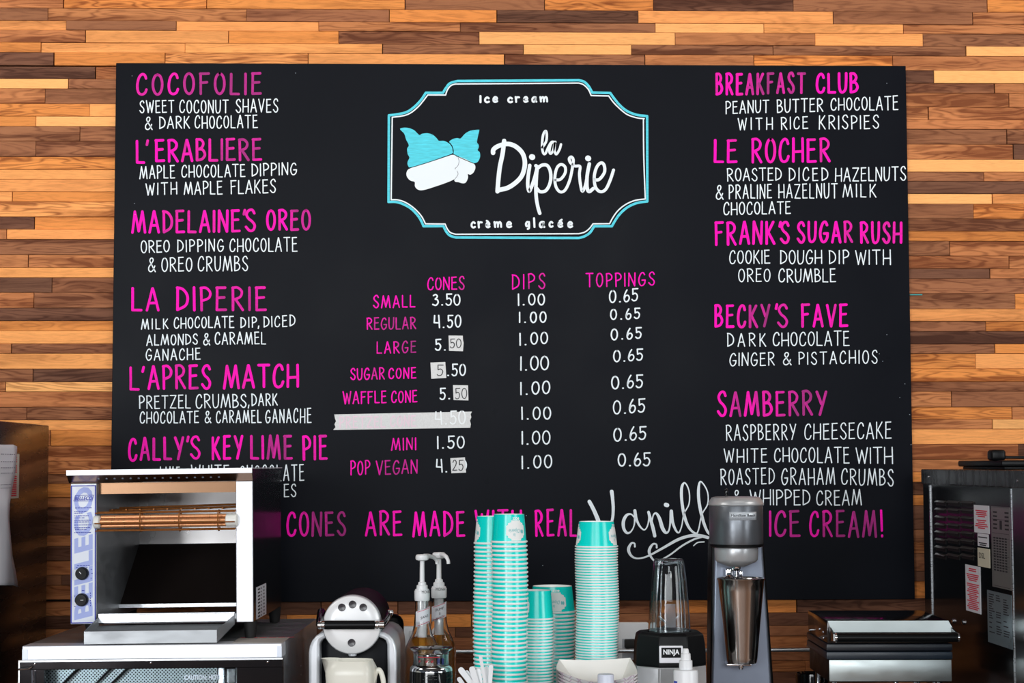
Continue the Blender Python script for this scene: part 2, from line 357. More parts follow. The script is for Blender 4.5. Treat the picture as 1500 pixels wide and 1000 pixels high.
class Ink:
    """flat marker strokes lying on the board; drawn from picture measurements of the board, laid on its surface"""
    lay = 0
    def __init__(s): s.v = []; s.f = []; s.t = []
    def ribbon(s, pts, wd, tone=(1, 1), plane=None):
        # pts in px; wd scalar or per-point
        P_ = []
        for i, p in enumerate(pts):
            if i == 0 or math.hypot(p[0]-P_[-1][0], p[1]-P_[-1][1]) > .05: P_.append(tuple(p))
        if len(P_) < 2: P_.append((P_[0][0]+.1, P_[0][1]+.1)+tuple(P_[0][2:]))
        n = len(P_); ws = [(p[2] if len(p) > 2 else wd)/2 for p in P_]
        Ink.lay = (Ink.lay+1) % 9; yy = -.0003-Ink.lay*.00005
        left, right = [], []
        for i in range(n):
            a = P_[max(i-1, 0)]; b = P_[min(i+1, n-1)]; dx, dy = b[0]-a[0], b[1]-a[1]; l = math.hypot(dx, dy) or 1
            nx, ny = -dy/l*ws[i], dx/l*ws[i]
            left.append((P_[i][0]+nx, P_[i][1]+ny)); right.append((P_[i][0]-nx, P_[i][1]-ny))
        o = len(s.v)
        for i in range(n):
            t = tone[0]+(tone[1]-tone[0])*i/(n-1)
            for q in (left[i], right[i]):
                s.v.append(tuple(at(q[0], q[1], yy))); s.t.append(t)
        for i in range(n-1): s.f.append((o+2*i, o+2*i+1, o+2*i+3, o+2*i+2))
        for e, (i, j) in enumerate(((0, 1), (n-1, n-2))):      # round ends
            dx, dy = P_[i][0]-P_[j][0], P_[i][1]-P_[j][1]; a0 = math.atan2(dy, dx); k0 = len(s.v)
            for k in range(7):
                a = a0-math.pi/2+math.pi*k/6; q = (P_[i][0]+math.cos(a)*ws[i], P_[i][1]+math.sin(a)*ws[i])
                s.v.append(tuple(at(q[0], q[1], yy))); s.t.append(tone[e])
            s.f.append(tuple(range(k0, k0+7)))
    def poly(s, pts, yy=-.0003):
        o = len(s.v)
        for q in pts: s.v.append(tuple(at(q[0], q[1], yy))); s.t.append(1)
        s.f.append(tuple(range(o, o+len(pts))))
    def word(s, txt, xL, xR, tL, bL, tR, bR, sw, tone=1.0, jit=.02, fade=0):
        xL += sw/2; xR -= sw/2; tL += sw/2; tR += sw/2; bL -= sw/2; bR -= sw/2
        h = ((bL-tL)+(bR-tR))/2; ws = [G[c][0]*h for c in txt]; W = xR-xL; n = len(txt)
        gap = (W-sum(ws))/max(n-1, 1) if n > 1 else 0; k = 1
        gmin = .13*h+sw*.75
        if n > 1 and gap < gmin: gap = min(gmin, W/(n*1.6)); k = (W-gap*(n-1))/sum(ws)
        elif n > 1 and gap > .42*h: gap = .42*h; k = min((W-gap*(n-1))/sum(ws), 1.25); gap = (W-k*sum(ws))/(n-1)
        elif n == 1: k = W/ws[0] if txt not in "I1,.'!il" else 1
        x = xL; tn = tone
        for c, w_ in zip(txt, ws):
            w_ *= k; jy = rnd.uniform(-jit, jit)*h; js = 1+rnd.uniform(-jit, jit); sl = rnd.uniform(-.015, .015)*h
            tn += rnd.uniform(-.35, .3)-fade; tn = max(.05, min(1.1, tn))
            for st in G[c][1:]:
                pts = st[1:]
                if st[0] == 'S': pts = catmull(pts, 5)
                else: pts = [pts[0], ((pts[0][0]+pts[1][0])/2+.008, (pts[0][1]+pts[1][1])/2), pts[1]]
                q = []
                for (u, v) in pts:
                    X = x+u*w_+sl*(v-.5); f = (X-xL)/W if W > 1 else 0
                    t = tL+(tR-tL)*f; b = bL+(bR-bL)*f
                    q.append((X, b-(b-t)*v*js+jy))
                t0 = tn+rnd.uniform(-.25, .25); s.ribbon(q, sw*(1+rnd.uniform(-.06, .06)), (t0, t0+rnd.uniform(-.35, .2)))
            x += w_+gap
    def build(s, name, m_, parent, label=None):
        me = bpy.data.meshes.new(name); me.from_pydata(s.v, [], s.f); me.materials.append(m_)
        a = me.attributes.new('tone', 'FLOAT', 'POINT'); a.data.foreach_set('value', s.t)
        o = bpy.data.objects.new(name, me); C.objects.link(o); o.parent = parent
        # face the camera side
        if me.polygons[0].normal.y > 0: me.flip_normals()
        if label: o['label'] = label
        return o
# ------------------------------------------------------------------ wall of wooden planks
PB = .014                                   # plank faces lie this far behind the face of the menu board
wall = MB().box(-3.2, 3.6, .034, .10, 0, 4.2).build('wall_back', mat('wall_backing', (38, 26, 20), .9), smooth=False)
wall['kind'] = 'structure'
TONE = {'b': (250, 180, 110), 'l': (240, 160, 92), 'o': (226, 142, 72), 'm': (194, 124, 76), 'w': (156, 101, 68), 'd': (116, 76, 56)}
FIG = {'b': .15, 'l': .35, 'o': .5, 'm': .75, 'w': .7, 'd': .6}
rp = random.Random(11)
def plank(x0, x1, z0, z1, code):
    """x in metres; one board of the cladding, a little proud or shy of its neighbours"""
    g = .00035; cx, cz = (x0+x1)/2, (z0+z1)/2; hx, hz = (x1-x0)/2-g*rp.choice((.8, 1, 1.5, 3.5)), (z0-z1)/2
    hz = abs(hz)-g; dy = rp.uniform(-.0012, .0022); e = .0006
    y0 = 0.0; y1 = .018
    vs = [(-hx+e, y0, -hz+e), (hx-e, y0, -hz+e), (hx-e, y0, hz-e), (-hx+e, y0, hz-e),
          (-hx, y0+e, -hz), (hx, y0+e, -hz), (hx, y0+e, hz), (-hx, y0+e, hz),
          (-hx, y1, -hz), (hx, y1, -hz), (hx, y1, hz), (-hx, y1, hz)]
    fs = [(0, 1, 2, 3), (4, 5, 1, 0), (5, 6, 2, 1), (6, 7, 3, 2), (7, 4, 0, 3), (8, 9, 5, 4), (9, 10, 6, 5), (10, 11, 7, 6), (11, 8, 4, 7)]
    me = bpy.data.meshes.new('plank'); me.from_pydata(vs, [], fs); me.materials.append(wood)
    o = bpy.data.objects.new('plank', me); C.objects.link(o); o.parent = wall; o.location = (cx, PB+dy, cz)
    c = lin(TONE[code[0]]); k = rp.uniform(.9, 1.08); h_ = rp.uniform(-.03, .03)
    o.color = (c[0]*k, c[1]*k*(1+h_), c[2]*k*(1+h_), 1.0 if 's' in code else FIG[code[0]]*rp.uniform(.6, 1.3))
def row(ya, yb, xref, joints, codes, start, end, right_open=False):
    z0, z1 = at(xref, ya, PB).z, at(xref, yb, PB).z; ym = (ya+yb)/2
    xs = [start]+joints+[end]
    for a, b, c in zip(xs[:-1], xs[1:], codes.split()):
        plank(at(a, ym, PB).x, at(b, ym, PB).x, z1, z0, c)
jl = lambda: -rp.uniform(20, 190)
jr = lambda: 1500+rp.uniform(30, 190)
# top six rows, right across
for ya, yb, j, c in [
    (-4, 14.8, [93, 303, 593, 798, 957, 1162, 1446], 'm os o w os ds w o'),
    (14.8, 33, [70, 361, 570, 728, 935, 1220, 1425], 'w ms w o d l w ms'),
    (33, 46.8, [97, 258, 467, 674, 960, 1119, 1323], 'l w l ms w b l ms'),
    (46.8, 65, [125, 335, 496, 702, 989, 1194, 1352], 'm l o ws b m l ws'),
    (65, 79.4, [60, 271, 560, 767, 925, 1132, 1415], 'o l l ws b ws ws b'),
    (79.4, 98.5, [79, 242, 451, 739, 945, 1104, 1308], 'ds o ls l ws m os m')]:
    row(ya, yb, 750, j, c, jl(), jr())
# left of the board
LB = [97.5, 115.5, 129.9, 151.8, 170.2, 185, 206.7, 229.7, 248.1, 262.5, 280.6, 294.9, 317.5, 335.7, 350.4, 372.8, 391.6, 406.4, 428.3, 450.9,
      469.8, 484.2, 503.2, 517.5, 540.1, 559.1, 573.7, 596.1, 614.9, 630.1, 653, 675.3, 694.7, 708.5, 728.5, 743, 765, 783.5, 800, 821, 842, 857, 878]
LJ = [([140], 'ds m'), ([100], 'b w'), ([66], 'm w'), ([131], 'os l'), ([52.5], 'o b'), ([117], 'ws w'), ([52.5], 'w ws'), ([], 'os'), ([], 'l'), ([], 'l'),
      ([18], 'l o'), ([], 'ls'), ([50], 'd o'), ([10], 'm l'), ([], 'ws'), ([41], 'm m'), ([], 'l'), ([76], 'd w'), ([50], 'm ws'), ([], 'ds'),
      ([], 'o'), ([], 'l'), ([17], 'm w'), ([], 'l'), ([48], 'w ds'), ([8], 'm bs'), ([], 'm'), ([39], 'w ws'), ([], 'l'), ([74], 'm o'),
      ([], 'ms'), ([], 'm'), ([20], 'm w'), ([], 'o'), ([], 'm'), ([60], 'm d'), ([], 'd'), ([30], 'w m'), ([], 'd'), ([], 'm'), ([90], 'w d'), ([], 'm')]
for i, (j, c) in enumerate(LJ): row(LB[i], LB[i+1], 85, j, c, jl(), 205+rp.uniform(0, 20))
# right of the board
RB = [103.3, 121.9, 136.2, 156.9, 175.5, 189.2, 211.2, 233.5, 251.9, 265.4, 283.7, 298.5, 320.4, 338.6, 353, 374.7, 393.3, 407.8, 429.8, 452.4,
      470.5, 485.1, 503.8, 517.6, 539.9, 558.9, 573.1, 595.9, 614, 628.2, 650.2, 672.4, 690.8, 705.8, 724.5, 740, 760, 775, 794, 810, 836, 851, 877]
RJ = [([1368], 'd b'), ([1457], 'w m'), ([1478], 'ms m'), ([1360], 'm ms'), ([], 'm'), ([1475], 'w w'), ([1484], 'ms d'), ([], 'b'), ([1441], 'w m'), ([], 'd'),
      ([1454], 'b l'), ([1426], 'w os'), ([], 'w'), ([], 'o'), ([1391], 'w ms'), ([1478], 'm m'), ([1450], 'd m'), ([], 'ws'), ([1487], 'w o'), ([], 'l'),
      ([1444], 'w o'), ([], 'ds'), ([1457], 'ws o'), ([1429], 'os l'), ([], 'os'), ([], 'w'), ([1394], 'ms w'), ([1483], 'os m'), ([1454], 'm b'), ([], 'l'),
      ([1492], 'ms d'), ([], 'm'), ([], 'o'), ([], 'd'), ([1420], 'o m'), ([], 'd'), ([1400], 'd w'), ([], 'w'), ([1385], 'm d'), ([], 'w'), ([], 'd'), ([], 'o')]
row(98.5, 103.3, 1415, [], 'm', 1290, jr())
for i, (j, c) in enumerate(RJ): row(RB[i], RB[i+1], 1415, j, c, 1290-rp.uniform(0, 20), jr())
# below the board, right across behind the appliances
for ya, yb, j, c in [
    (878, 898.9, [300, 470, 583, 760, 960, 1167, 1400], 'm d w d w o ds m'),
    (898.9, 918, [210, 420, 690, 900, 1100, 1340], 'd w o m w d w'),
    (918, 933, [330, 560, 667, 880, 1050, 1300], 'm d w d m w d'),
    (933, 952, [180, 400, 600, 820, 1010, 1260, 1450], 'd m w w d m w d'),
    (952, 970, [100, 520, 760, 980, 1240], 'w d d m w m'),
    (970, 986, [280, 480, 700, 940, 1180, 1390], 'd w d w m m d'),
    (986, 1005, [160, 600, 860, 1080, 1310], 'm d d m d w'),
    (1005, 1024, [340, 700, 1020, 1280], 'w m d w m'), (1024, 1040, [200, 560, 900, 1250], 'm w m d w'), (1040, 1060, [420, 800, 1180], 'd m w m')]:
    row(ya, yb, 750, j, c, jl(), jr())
# the cladding goes on beyond what the photograph shows
mb = MB(); z = at(750, -4.6, PB).z
while z < 4.1:
    hgt = rp.choice((.0215, .028, .034)); x = -1.9-rp.uniform(0, .3)
    while x < 2.3:
        l = rp.uniform(.24, .5); mb.box(x+.0003, x+l-.0003, PB+rp.uniform(-.001, .002), .034, z+.0003, z+hgt-.0003); x += l
    z += hgt
for sx, lim in ((-1, -2.2), (1, 2.4)):
    z = .92
    while z < at(750, -4.6, PB).z-.03:
        hgt = rp.choice((.0215, .028, .034)); x = -1.43 if sx < 0 else 1.62
        while (x > lim if sx < 0 else x < lim):
            l = rp.uniform(.24, .5); mb.box(min(x, x+sx*l)+.0003, max(x, x+sx*l)-.0003, PB+rp.uniform(0, .003)+.002, .034, z+.0003, z+hgt-.0003); x += sx*l
        z += hgt
ext = mb.build('plank_rows', wood, wall, smooth=False); ext['kind'] = 'stuff'; ext.color = (*lin(TONE['m']), .6)

fl = MB().box(-4.2, 6.2, -9.6, .1, -.1, 0).build('floor', noise_rough(mat('floor_boards', (150, 108, 78), .6), .5, .7, cvar=.1), smooth=False); fl['kind'] = 'structure'
ce = MB().box(-4.2, 6.2, -9.6, .1, 4.2, 4.3).build('ceiling', mat('ceiling_dark', (60, 58, 58), .9), smooth=False); ce['kind'] = 'structure'

# ------------------------------------------------------------------ counter
cl_ = at(72, 623, -.1).x+.012-.2
ct = empty('counter', (0.2, -.4, 0), 'long back counter under the machines, below the chalkboard', 'counter')
MB().box(cl_, 2.0, -.47, .41, .88, .92, .003).build('worktop', noise_rough(mat('counter_steel', (120, 120, 122), .4, .8), .35, .5), ct)
MB().box(cl_+.01, 1.98, -.42, .40, 0, .88).build('base', mat('counter_base', (40, 38, 38), .6), ct, smooth=False)

# ------------------------------------------------------------------ menu board
TL, TR, BR, BL = at(169.9, 92), at(1326.6, 96.5), at(1340.5, 877.4), at(160.3, 882.3)
bx0, bx1 = (TL.x+BL.x)/2, (TR.x+BR.x)/2; bz1, bz0 = (TL.z+TR.z)/2, (BL.z+BR.z)/2
board = empty('menu_board', (0, 0, 0), 'large black chalkboard menu with pink and white hand lettering on the wood wall', 'menu board')
MB().box(bx0, bx1, 0, .0125, bz0, bz1, .0008, 1).build('panel', board_m, board, ang=20)
mb = MB()                                    # bright nail heads and paint specks at the right edge and corners
for px, py in [(1325.5, 562), (1318, 582), (1332.5, 607), (1334.5, 651), (1299, 490), (1288, 518), (1293, 529), (193.5, 111), (433, 107), (1299, 122), (795, 828), (771, 755), (197, 298), (198, 314)]:
    p = at(px, py, -.0003); mb.lathe([(.0011, p.y), (.0008, p.y-.0006)], (p.x, 0, p.z), 8, ax='y')
mb.build('paint_specks', mat('speck_grey', (140, 150, 160), .6), board)
REG = {'A': (150, 90, 4.2857), 'B': (150, 290, 4.2857), 'C': (150, 500, 4.1657), 'E': (480, 390, 3.123), 'F': (720, 390, 3.123),
       'G': (1030, 95, 4.254), 'H': (1030, 310, 4.254), 'I': (1030, 550, 4.0), 'J': (400, 690, 3.125),
       'K': (680, 120, 8.8235), 'M': (680, 305, 8.8235)}
STY = {'h': (pink, 3.8), 'w': (white_mark, 1.65), 'p': (pink, 1.9), 'n': (white_mark, 2.1), 'q': (pink, 3.5), 'k': (ink_blk, 1.1), 's': (white_mark, 2.9)}
def line(name, reg, sty, words):
    for w_ in words: line1(name, reg, sty, [w_])
def line1(name, reg, sty, words):
    ox, oy, s_ = REG[reg]; m_, sw = STY[sty]; ink = Ink()
    for t in words:
        txt, xL, xR, tL, bL, tR, bR = t
        ink.word(txt, ox+xL/s_, ox+xR/s_, oy+tL/s_, oy+bL/s_, oy+tR/s_, oy+bR/s_, sw, 1.05, fade=(.03 if sty in 'hpq' else 0))
    return ink.build(name, m_, board)
H_, D_ = 'heading_lettering', 'description_lettering'
for n_, r_, s_, ws_ in [
 (H_, 'A', 'h', [('COCOFOLIE', 210, 1002, 72, 216, 68, 210)]),
 (D_, 'A', 'w', [('SWEET', 232, 452, 245, 326, 240, 322), ('COCONUT', 482, 793, 240, 325, 240, 325), ('SHAVES', 836, 1105, 235, 322, 232, 320)]),
 (D_, 'A', 'w', [('&', 266, 316, 345, 430, 345, 430), ('DARK', 355, 550, 345, 424, 342, 422), ('CHOCOLATE', 578, 976, 340, 422, 335, 420)]),
 (H_, 'A', 'h', [('L', 208, 268, 490, 640, 490, 640), ("'", 270, 287, 490, 640, 490, 640), ('ERABLIERE', 328, 1003, 488, 635, 478, 622)]),
 (D_, 'A', 'w', [('MAPLE', 232, 457, 655, 738, 648, 735), ('CHOCOLATE', 495, 898, 650, 730, 642, 725), ('DIPPING', 935, 1222, 640, 722, 632, 712)]),
 (D_, 'A', 'w', [('WITH', 270, 470, 765, 842, 755, 835), ('MAPLE', 510, 755, 755, 838, 748, 835), ('FLAKES', 803, 1090, 745, 835, 738, 825)]),
 (H_, 'B', 'h', [('MADELAINE', 180, 868, 76, 225, 68, 214), ("'", 878, 898, 68, 214, 68, 214), ('S', 893, 965, 68, 215, 68, 215), ('OREO', 1027, 1310, 72, 208, 68, 204)]),
 (D_, 'B', 'w', [('OREO', 240, 423, 264, 347, 264, 340), ('DIPPING', 468, 763, 260, 340, 256, 336), ('CHOCOLATE', 797, 1225, 252, 338, 243, 336)]),
 (D_, 'B', 'w', [('&', 286, 336, 374, 466, 374, 466), ('OREO', 370, 565, 372, 464, 368, 460), ('CRUMBS', 598, 915, 366, 462, 362, 458)]),
 (H_, 'B', 'h', [('LA', 180, 360, 558, 712, 555, 710), ('DIPERIE', 460, 1032, 553, 710, 555, 710)]),
 (D_, 'B', 'w', [('MILK', 242, 415, 755, 826, 755, 822), ('CHOCOLATE', 447, 828, 748, 820, 738, 815), ('DIP', 865, 970, 745, 815, 742, 812), (',', 973, 983, 745, 815, 745, 815), ('DICED', 1010, 1212, 742, 813, 730, 806)]),
 (D_, 'B', 'w', [('ALMONDS', 275, 600, 854, 928, 850, 920), ('&', 632, 678, 845, 924, 845, 924), ('CARAMEL', 704, 1028, 840, 920, 838, 918)]),
 (D_, 'C', 'w', [('GANACHE', 263, 600, 45, 118, 38, 112)]),
 (H_, 'C', 'h', [('L', 163, 228, 150, 300, 150, 300), ("'", 236, 257, 148, 300, 148, 300), ('APRES', 275, 665, 148, 298, 138, 292), ('MATCH', 735, 1200, 140, 292, 133, 282)]),
 (D_, 'C', 'w', [('PRETZEL', 222, 540, 330, 411, 325, 410), ('CRUMBS', 568, 880, 320, 410, 318, 403), (',', 884, 894, 320, 400, 320, 400), ('DARK', 908, 1070, 318, 396, 316, 392)]),
 (D_, 'C', 'w', [('CHOCOLATE', 227, 590, 427, 502, 422, 498), ('&', 623, 665, 422, 500, 422, 500), ('CARAMEL', 692, 972, 422, 498, 415, 498), ('GANACHE', 993, 1277, 415, 498, 405, 498)]),
 (H_, 'C', 'h', [('CALLY', 155, 500, 588, 732, 578, 725), ("'", 510, 528, 572, 720, 572, 720), ('S', 533, 600, 573, 720, 573, 720), ('KEY', 665, 860, 574, 722, 568, 720), ('LIME', 900, 1162, 570, 722, 570, 724), ('PIE', 1218, 1375, 570, 725, 572, 725)]),
 (D_, 'C', 'w', [('LIME', 350, 475, 762, 862, 762, 862), ('WHITE', 540, 775, 754, 856, 752, 856), ('CHOCOLATE', 835, 1232, 756, 854, 746, 850)]),
 (D_, 'C', 'w', [('ES', 1106, 1184, 868, 950, 866, 948)]),
 (H_, 'J', 'q', [('CONES', 60, 335, 185, 300, 183, 297), ('ARE', 420, 592, 182, 298, 178, 295), ('MADE', 637, 880, 182, 302, 178, 298), ('WITH', 922, 1140, 178, 296, 173, 294), ('REAL', 1197, 1393, 176, 302, 172, 298)]),
 (H_, 'I', 'q', [('ICE', 385, 570, 788, 942, 785, 943), ('CREAM', 620, 1020, 790, 946, 785, 950), ('!', 1035, 1052, 780, 946, 780, 946)]),
 (H_, 'G', 'h', [('BREAKFAST', 75, 640, 50, 192, 45, 180), ('CLUB', 700, 970, 52, 182, 45, 178)]),
 (D_, 'G', 'w', [('PEANUT', 138, 412, 225, 307, 215, 299), ('BUTTER', 458, 750, 215, 300, 205, 292), ('CHOCOLATE', 793, 1217, 207, 285, 190, 283)]),
 (D_, 'G', 'w', [('WITH', 215, 435, 330, 408, 325, 403), ('RICE', 483, 655, 325, 405, 320, 400), ('KRISPIES', 720, 1097, 315, 404, 310, 398)]),
 (H_, 'G', 'h', [('LE', 65, 215, 462, 612, 460, 610), ('ROCHER', 298, 795, 455, 613, 452, 606)]),
 (D_, 'G', 'w', [('ROASTED', 147, 490, 645, 728, 638, 722), ('DICED', 532, 780, 640, 726, 638, 722), ('HAZELNUTS', 822, 1265, 640, 728, 632, 722)]),
 (D_, 'G', 'w', [('&', 78, 128, 750, 842, 750, 842), ('PRALINE', 158, 430, 747, 838, 740, 832), ('HAZELNUT', 468, 838, 742, 833, 735, 832), ('MILK', 868, 1080, 740, 826, 740, 828)]),
 (D_, 'G', 'w', [('CHOCOLATE', 125, 547, 855, 937, 848, 928)]),
 (H_, 'H', 'h', [('FRANK', 70, 450, 60, 212, 57, 206), ("'", 468, 488, 54, 200, 54, 200), ('S', 478, 541, 60, 200, 60, 200), ('SUGAR', 582, 935, 58, 198, 57, 196), ('RUSH', 975, 1242, 58, 200, 62, 200)]),
 (D_, 'H', 'w', [('COOKIE', 162, 418, 240, 326, 236, 325), ('DOUGH', 478, 742, 238, 328, 235, 325), ('DIP', 782, 910, 238, 327, 236, 325), ('WITH', 947, 1170, 238, 330, 235, 333)]),
 (D_, 'H', 'w', [('OREO', 218, 420, 355, 440, 353, 438), ('CRUMBLE', 468, 828, 355, 441, 353, 440)]),
 (H_, 'H', 'h', [('BECKY', 68, 420, 577, 725, 573, 723), ("'", 444, 461, 570, 715, 570, 715), ('S', 460, 531, 575, 723, 575, 723), ('FAVE', 608, 905, 574, 725, 570, 720)]),
 (D_, 'H', 'w', [('DARK', 148, 393, 755, 843, 756, 840), ('CHOCOLATE', 433, 913, 752, 838, 740, 836)]),
 (D_, 'H', 'w', [('GINGER', 163, 447, 880, 964, 873, 958), ('&', 496, 551, 873, 958, 873, 958), ('PISTACHIOS', 593, 1088, 874, 953, 858, 946)]),
 (H_, 'I', 'h', [('SAMBERRY', 80, 727, 92, 243, 84, 235)]),
 (D_, 'I', 'w', [('RASPBERRY', 132, 545, 285, 381, 282, 378), ('CHEESECAKE', 592, 1105, 283, 377, 268, 370)]),
 (D_, 'I', 'w', [('WHITE', 120, 377, 428, 511, 424, 509), ('CHOCOLATE', 415, 858, 424, 508, 415, 514), ('WITH', 893, 1112, 420, 516, 415, 516)]),
 (D_, 'I', 'w', [('ROASTED', 100, 420, 545, 641, 538, 636), ('GRAHAM', 457, 775, 540, 640, 537, 640), ('CRUMBS', 808, 1117, 543, 640, 546, 647)]),
 (D_, 'I', 'w', [('&', 176, 222, 668, 755, 668, 755), ('WHIPPED', 272, 628, 666, 760, 666, 760), ('CREAM', 662, 930, 672, 760, 666, 762)]),
 ('price_heading', 'E', 'p', [('CONES', 455, 627, 50, 109, 45, 108)]),
 ('price_heading', 'F', 'p', [('DIPS', 92, 247, 36, 106, 30, 102)]), ('price_heading', 'F', 'p', [('TOPPINGS', 430, 748, 32, 98, 24, 88)]),
 ('size_lettering', 'E', 'p', [('SMALL', 207, 402, 132, 192, 129, 188)]), ('size_lettering', 'E', 'p', [('REGULAR', 177, 405, 234, 291, 230, 288)]),
 ('size_lettering', 'E', 'p', [('LARGE', 223, 406, 344, 401, 339, 396)]),
 ('size_lettering', 'E', 'p', [('SUGAR', 103, 262, 465, 521, 462, 518), ('CONE', 277, 406, 465, 516, 459, 513)]),
 ('size_lettering', 'E', 'p', [('WAFFLE', 68, 270, 572, 633, 567, 625), ('CONE', 290, 411, 570, 626, 565, 623)]),
 ('size_lettering', 'E', 'p', [('MINI', 290, 406, 785, 843, 781, 840)]),
 ('size_lettering', 'E', 'p', [('POP', 103, 195, 888, 957, 885, 953), ('VEGAN', 220, 412, 888, 955, 881, 948)])]:
    line(n_, r_, s_, ws_)
pr = 'price_lettering'
for ws_ in [[('3.50', 478, 608, 126, 182, 124, 180)], [('4.50', 484, 612, 222, 284, 220, 281)], [('5.', 490, 546, 332, 387, 330, 386)],
            [('.50', 541, 633, 446, 504, 444, 502)], [('5.', 511, 566, 555, 611, 553, 610)],
            [('1.50', 500, 627, 776, 836, 772, 833)], [('4.', 495, 553, 878, 943, 878, 943)]]: line(pr, 'E', 'n', ws_)
line(pr, 'E', 'n', [('0', 606, 637, 885, 935, 885, 935)])
for a in [(120, 245, 124, 181, 122, 178), (125, 252, 208, 260, 203, 258), (127, 259, 303, 363, 298, 356), (131, 263, 412, 479, 406, 474), (131, 269, 527, 589, 519, 583),
          (136, 273, 642, 703, 640, 702), (137, 270, 754, 816, 749, 815), (137, 278, 867, 929, 858, 922)]: line(pr, 'F', 'n', [('1.00', *a)])
for a in [(537, 672, 108, 168, 100, 160), (542, 681, 194, 247, 189, 241), (545, 688, 284, 340, 277, 331), (556, 694, 381, 440, 374, 430), (547, 694, 500, 563, 494, 556),
          (555, 704, 612, 679, 603, 668), (557, 709, 737, 803, 729, 793), (577, 728, 855, 917, 849, 913)]: line(pr, 'F', 'n', [('0.65', *a)])
line('logo_small_lettering', 'K', 's', [('i', 195, 222, 168, 275, 168, 275), ('c', 255, 332, 185, 275, 185, 275), ('e', 362, 440, 183, 270, 183, 270), ('c', 555, 632, 190, 275, 190, 275),
      ('r', 652, 722, 183, 272, 183, 272), ('e', 757, 832, 183, 270, 183, 270), ('a', 865, 945, 183, 270, 183, 270), ('m', 970, 1085, 180, 265, 180, 265)])
line('logo_small_lettering', 'M', 's', [('c', 80, 152, 168, 262, 168, 262), ('r', 170, 240, 165, 262, 165, 262), ('è', 272, 340, 172, 258, 172, 258), ('m', 378, 490, 165, 255, 165, 255),
      ('e', 538, 620, 165, 256, 165, 256), ('g', 783, 855, 165, 248, 165, 248), ('l', 890, 915, 162, 254, 162, 254), ('a', 962, 1048, 162, 256, 162, 256), ('c', 1088, 1155, 162, 252, 162, 252),
      ('é', 1203, 1280, 165, 254, 165, 254), ('e', 1330, 1408, 165, 256, 165, 256)])

def curve(ink, ox, oy, s_, pts, wd, smooth=True, closed=False, n=6):
    p = [(ox+q[0]/s_, oy+q[1]/s_)+((q[2]/s_,) if len(q) > 2 else ()) for q in pts]
    if smooth: p = catmull(p, n, closed)
    if closed: p.append(p[0])
    ink.ribbon(p, wd/s_)
# plaque border of the emblem
def chain(ink, segs, s_, wd):
    for sg in segs: curve(ink, 550, 100, 3.6585, sg, wd, smooth=len(sg) > 2)
ink = Ink(); chain(ink, [
  [(72, 252), (120, 246), (170, 233), (210, 205), (245, 168), (270, 131)], [(270, 131), (362, 131)], [(362, 131), (378, 105), (400, 80), (440, 68)], [(440, 68), (1090, 64)],
  [(1090, 64), (1118, 72), (1142, 95), (1162, 130)], [(1162, 130), (1258, 132)], [(1258, 132), (1282, 165), (1312, 200), (1350, 230), (1400, 249), (1456, 256)], [(1456, 256), (1457, 713)],
  [(1457, 713), (1400, 722), (1350, 745), (1310, 780), (1285, 815), (1267, 846)], [(1267, 846), (1172, 846)], [(1172, 846), (1150, 880), (1120, 900), (1090, 909)], [(1090, 909), (430, 906)],
  [(430, 906), (400, 896), (380, 876), (364, 845)], [(364, 845), (258, 846)], [(258, 846), (235, 800), (195, 755), (150, 728), (110, 716), (70, 716)], [(70, 716), (72, 252)]], 1, 13)
ink.build('logo_border', teal_mark, board, 'turquoise outer border line')
ink = Ink(); chain(ink, [
  [(90, 262), (150, 254), (190, 238), (230, 205), (258, 172), (280, 143)], [(280, 143), (376, 143)], [(376, 143), (386, 115), (405, 92), (430, 84)], [(430, 84), (1090, 79)],
  [(1090, 79), (1115, 88), (1140, 112), (1156, 146)], [(1156, 146), (1250, 148)], [(1250, 148), (1275, 182), (1310, 217), (1350, 248), (1400, 265), (1440, 270)], [(1436, 270), (1438, 480), (1446, 700)],
  [(1446, 700), (1390, 708), (1340, 730), (1300, 762), (1272, 800), (1255, 832)], [(1255, 832), (1166, 833)], [(1166, 833), (1145, 860), (1120, 878), (1090, 886)], [(1090, 886), (430, 889)],
  [(430, 889), (402, 880), (386, 862), (373, 834)], [(373, 834), (268, 833)], [(268, 833), (245, 790), (205, 748), (160, 718), (120, 705), (84, 704)], [(84, 704), (90, 262)]], 1, 7)
ink.build('logo_border', white_mark, board, 'thin white inner border line')
# two dipped swirls
def blob(mtl, pts, yy, name, lab):
    ink = Ink(); q = [(580+x/8.693, 175+y/8.693) for x, y in catmull(pts, 4, True)]; ink.poly(q, yy); ink.build(name, mtl, board, lab)
blob(white_mark, [(790, 470), (900, 500), (990, 560), (1012, 610), (990, 670), (950, 702), (915, 695), (918, 740), (890, 800), (850, 812), (800, 798), (742, 772), (760, 600), (750, 520)], -.00035, 'logo_swirl', 'white lower swirl')
blob(teal_mark, [(1062, 132), (1062, 136), (1045, 210), (1032, 288), (1052, 320), (1052, 360), (1040, 390), (1068, 420), (1070, 480), (1040, 540), (985, 552), (900, 510), (735, 440), (722, 400), (700, 340), (672, 292), (720, 250), (780, 236), (824, 240), (880, 180), (950, 142), (1040, 130)], -.0004, 'logo_swirl', 'turquoise upper swirl')
gap_m = board_m
ink = Ink(); curve(ink, 580, 175, 8.693, [(672, 290), (708, 330), (728, 390), (726, 442)], 14); curve(ink, 580, 175, 8.693, [(728, 440), (850, 500), (985, 556)], 9); 
for v in range(len(ink.v)): ink.v[v] = (ink.v[v][0], -.00052, ink.v[v][2])
ink.build('logo_outline', gap_m, board)
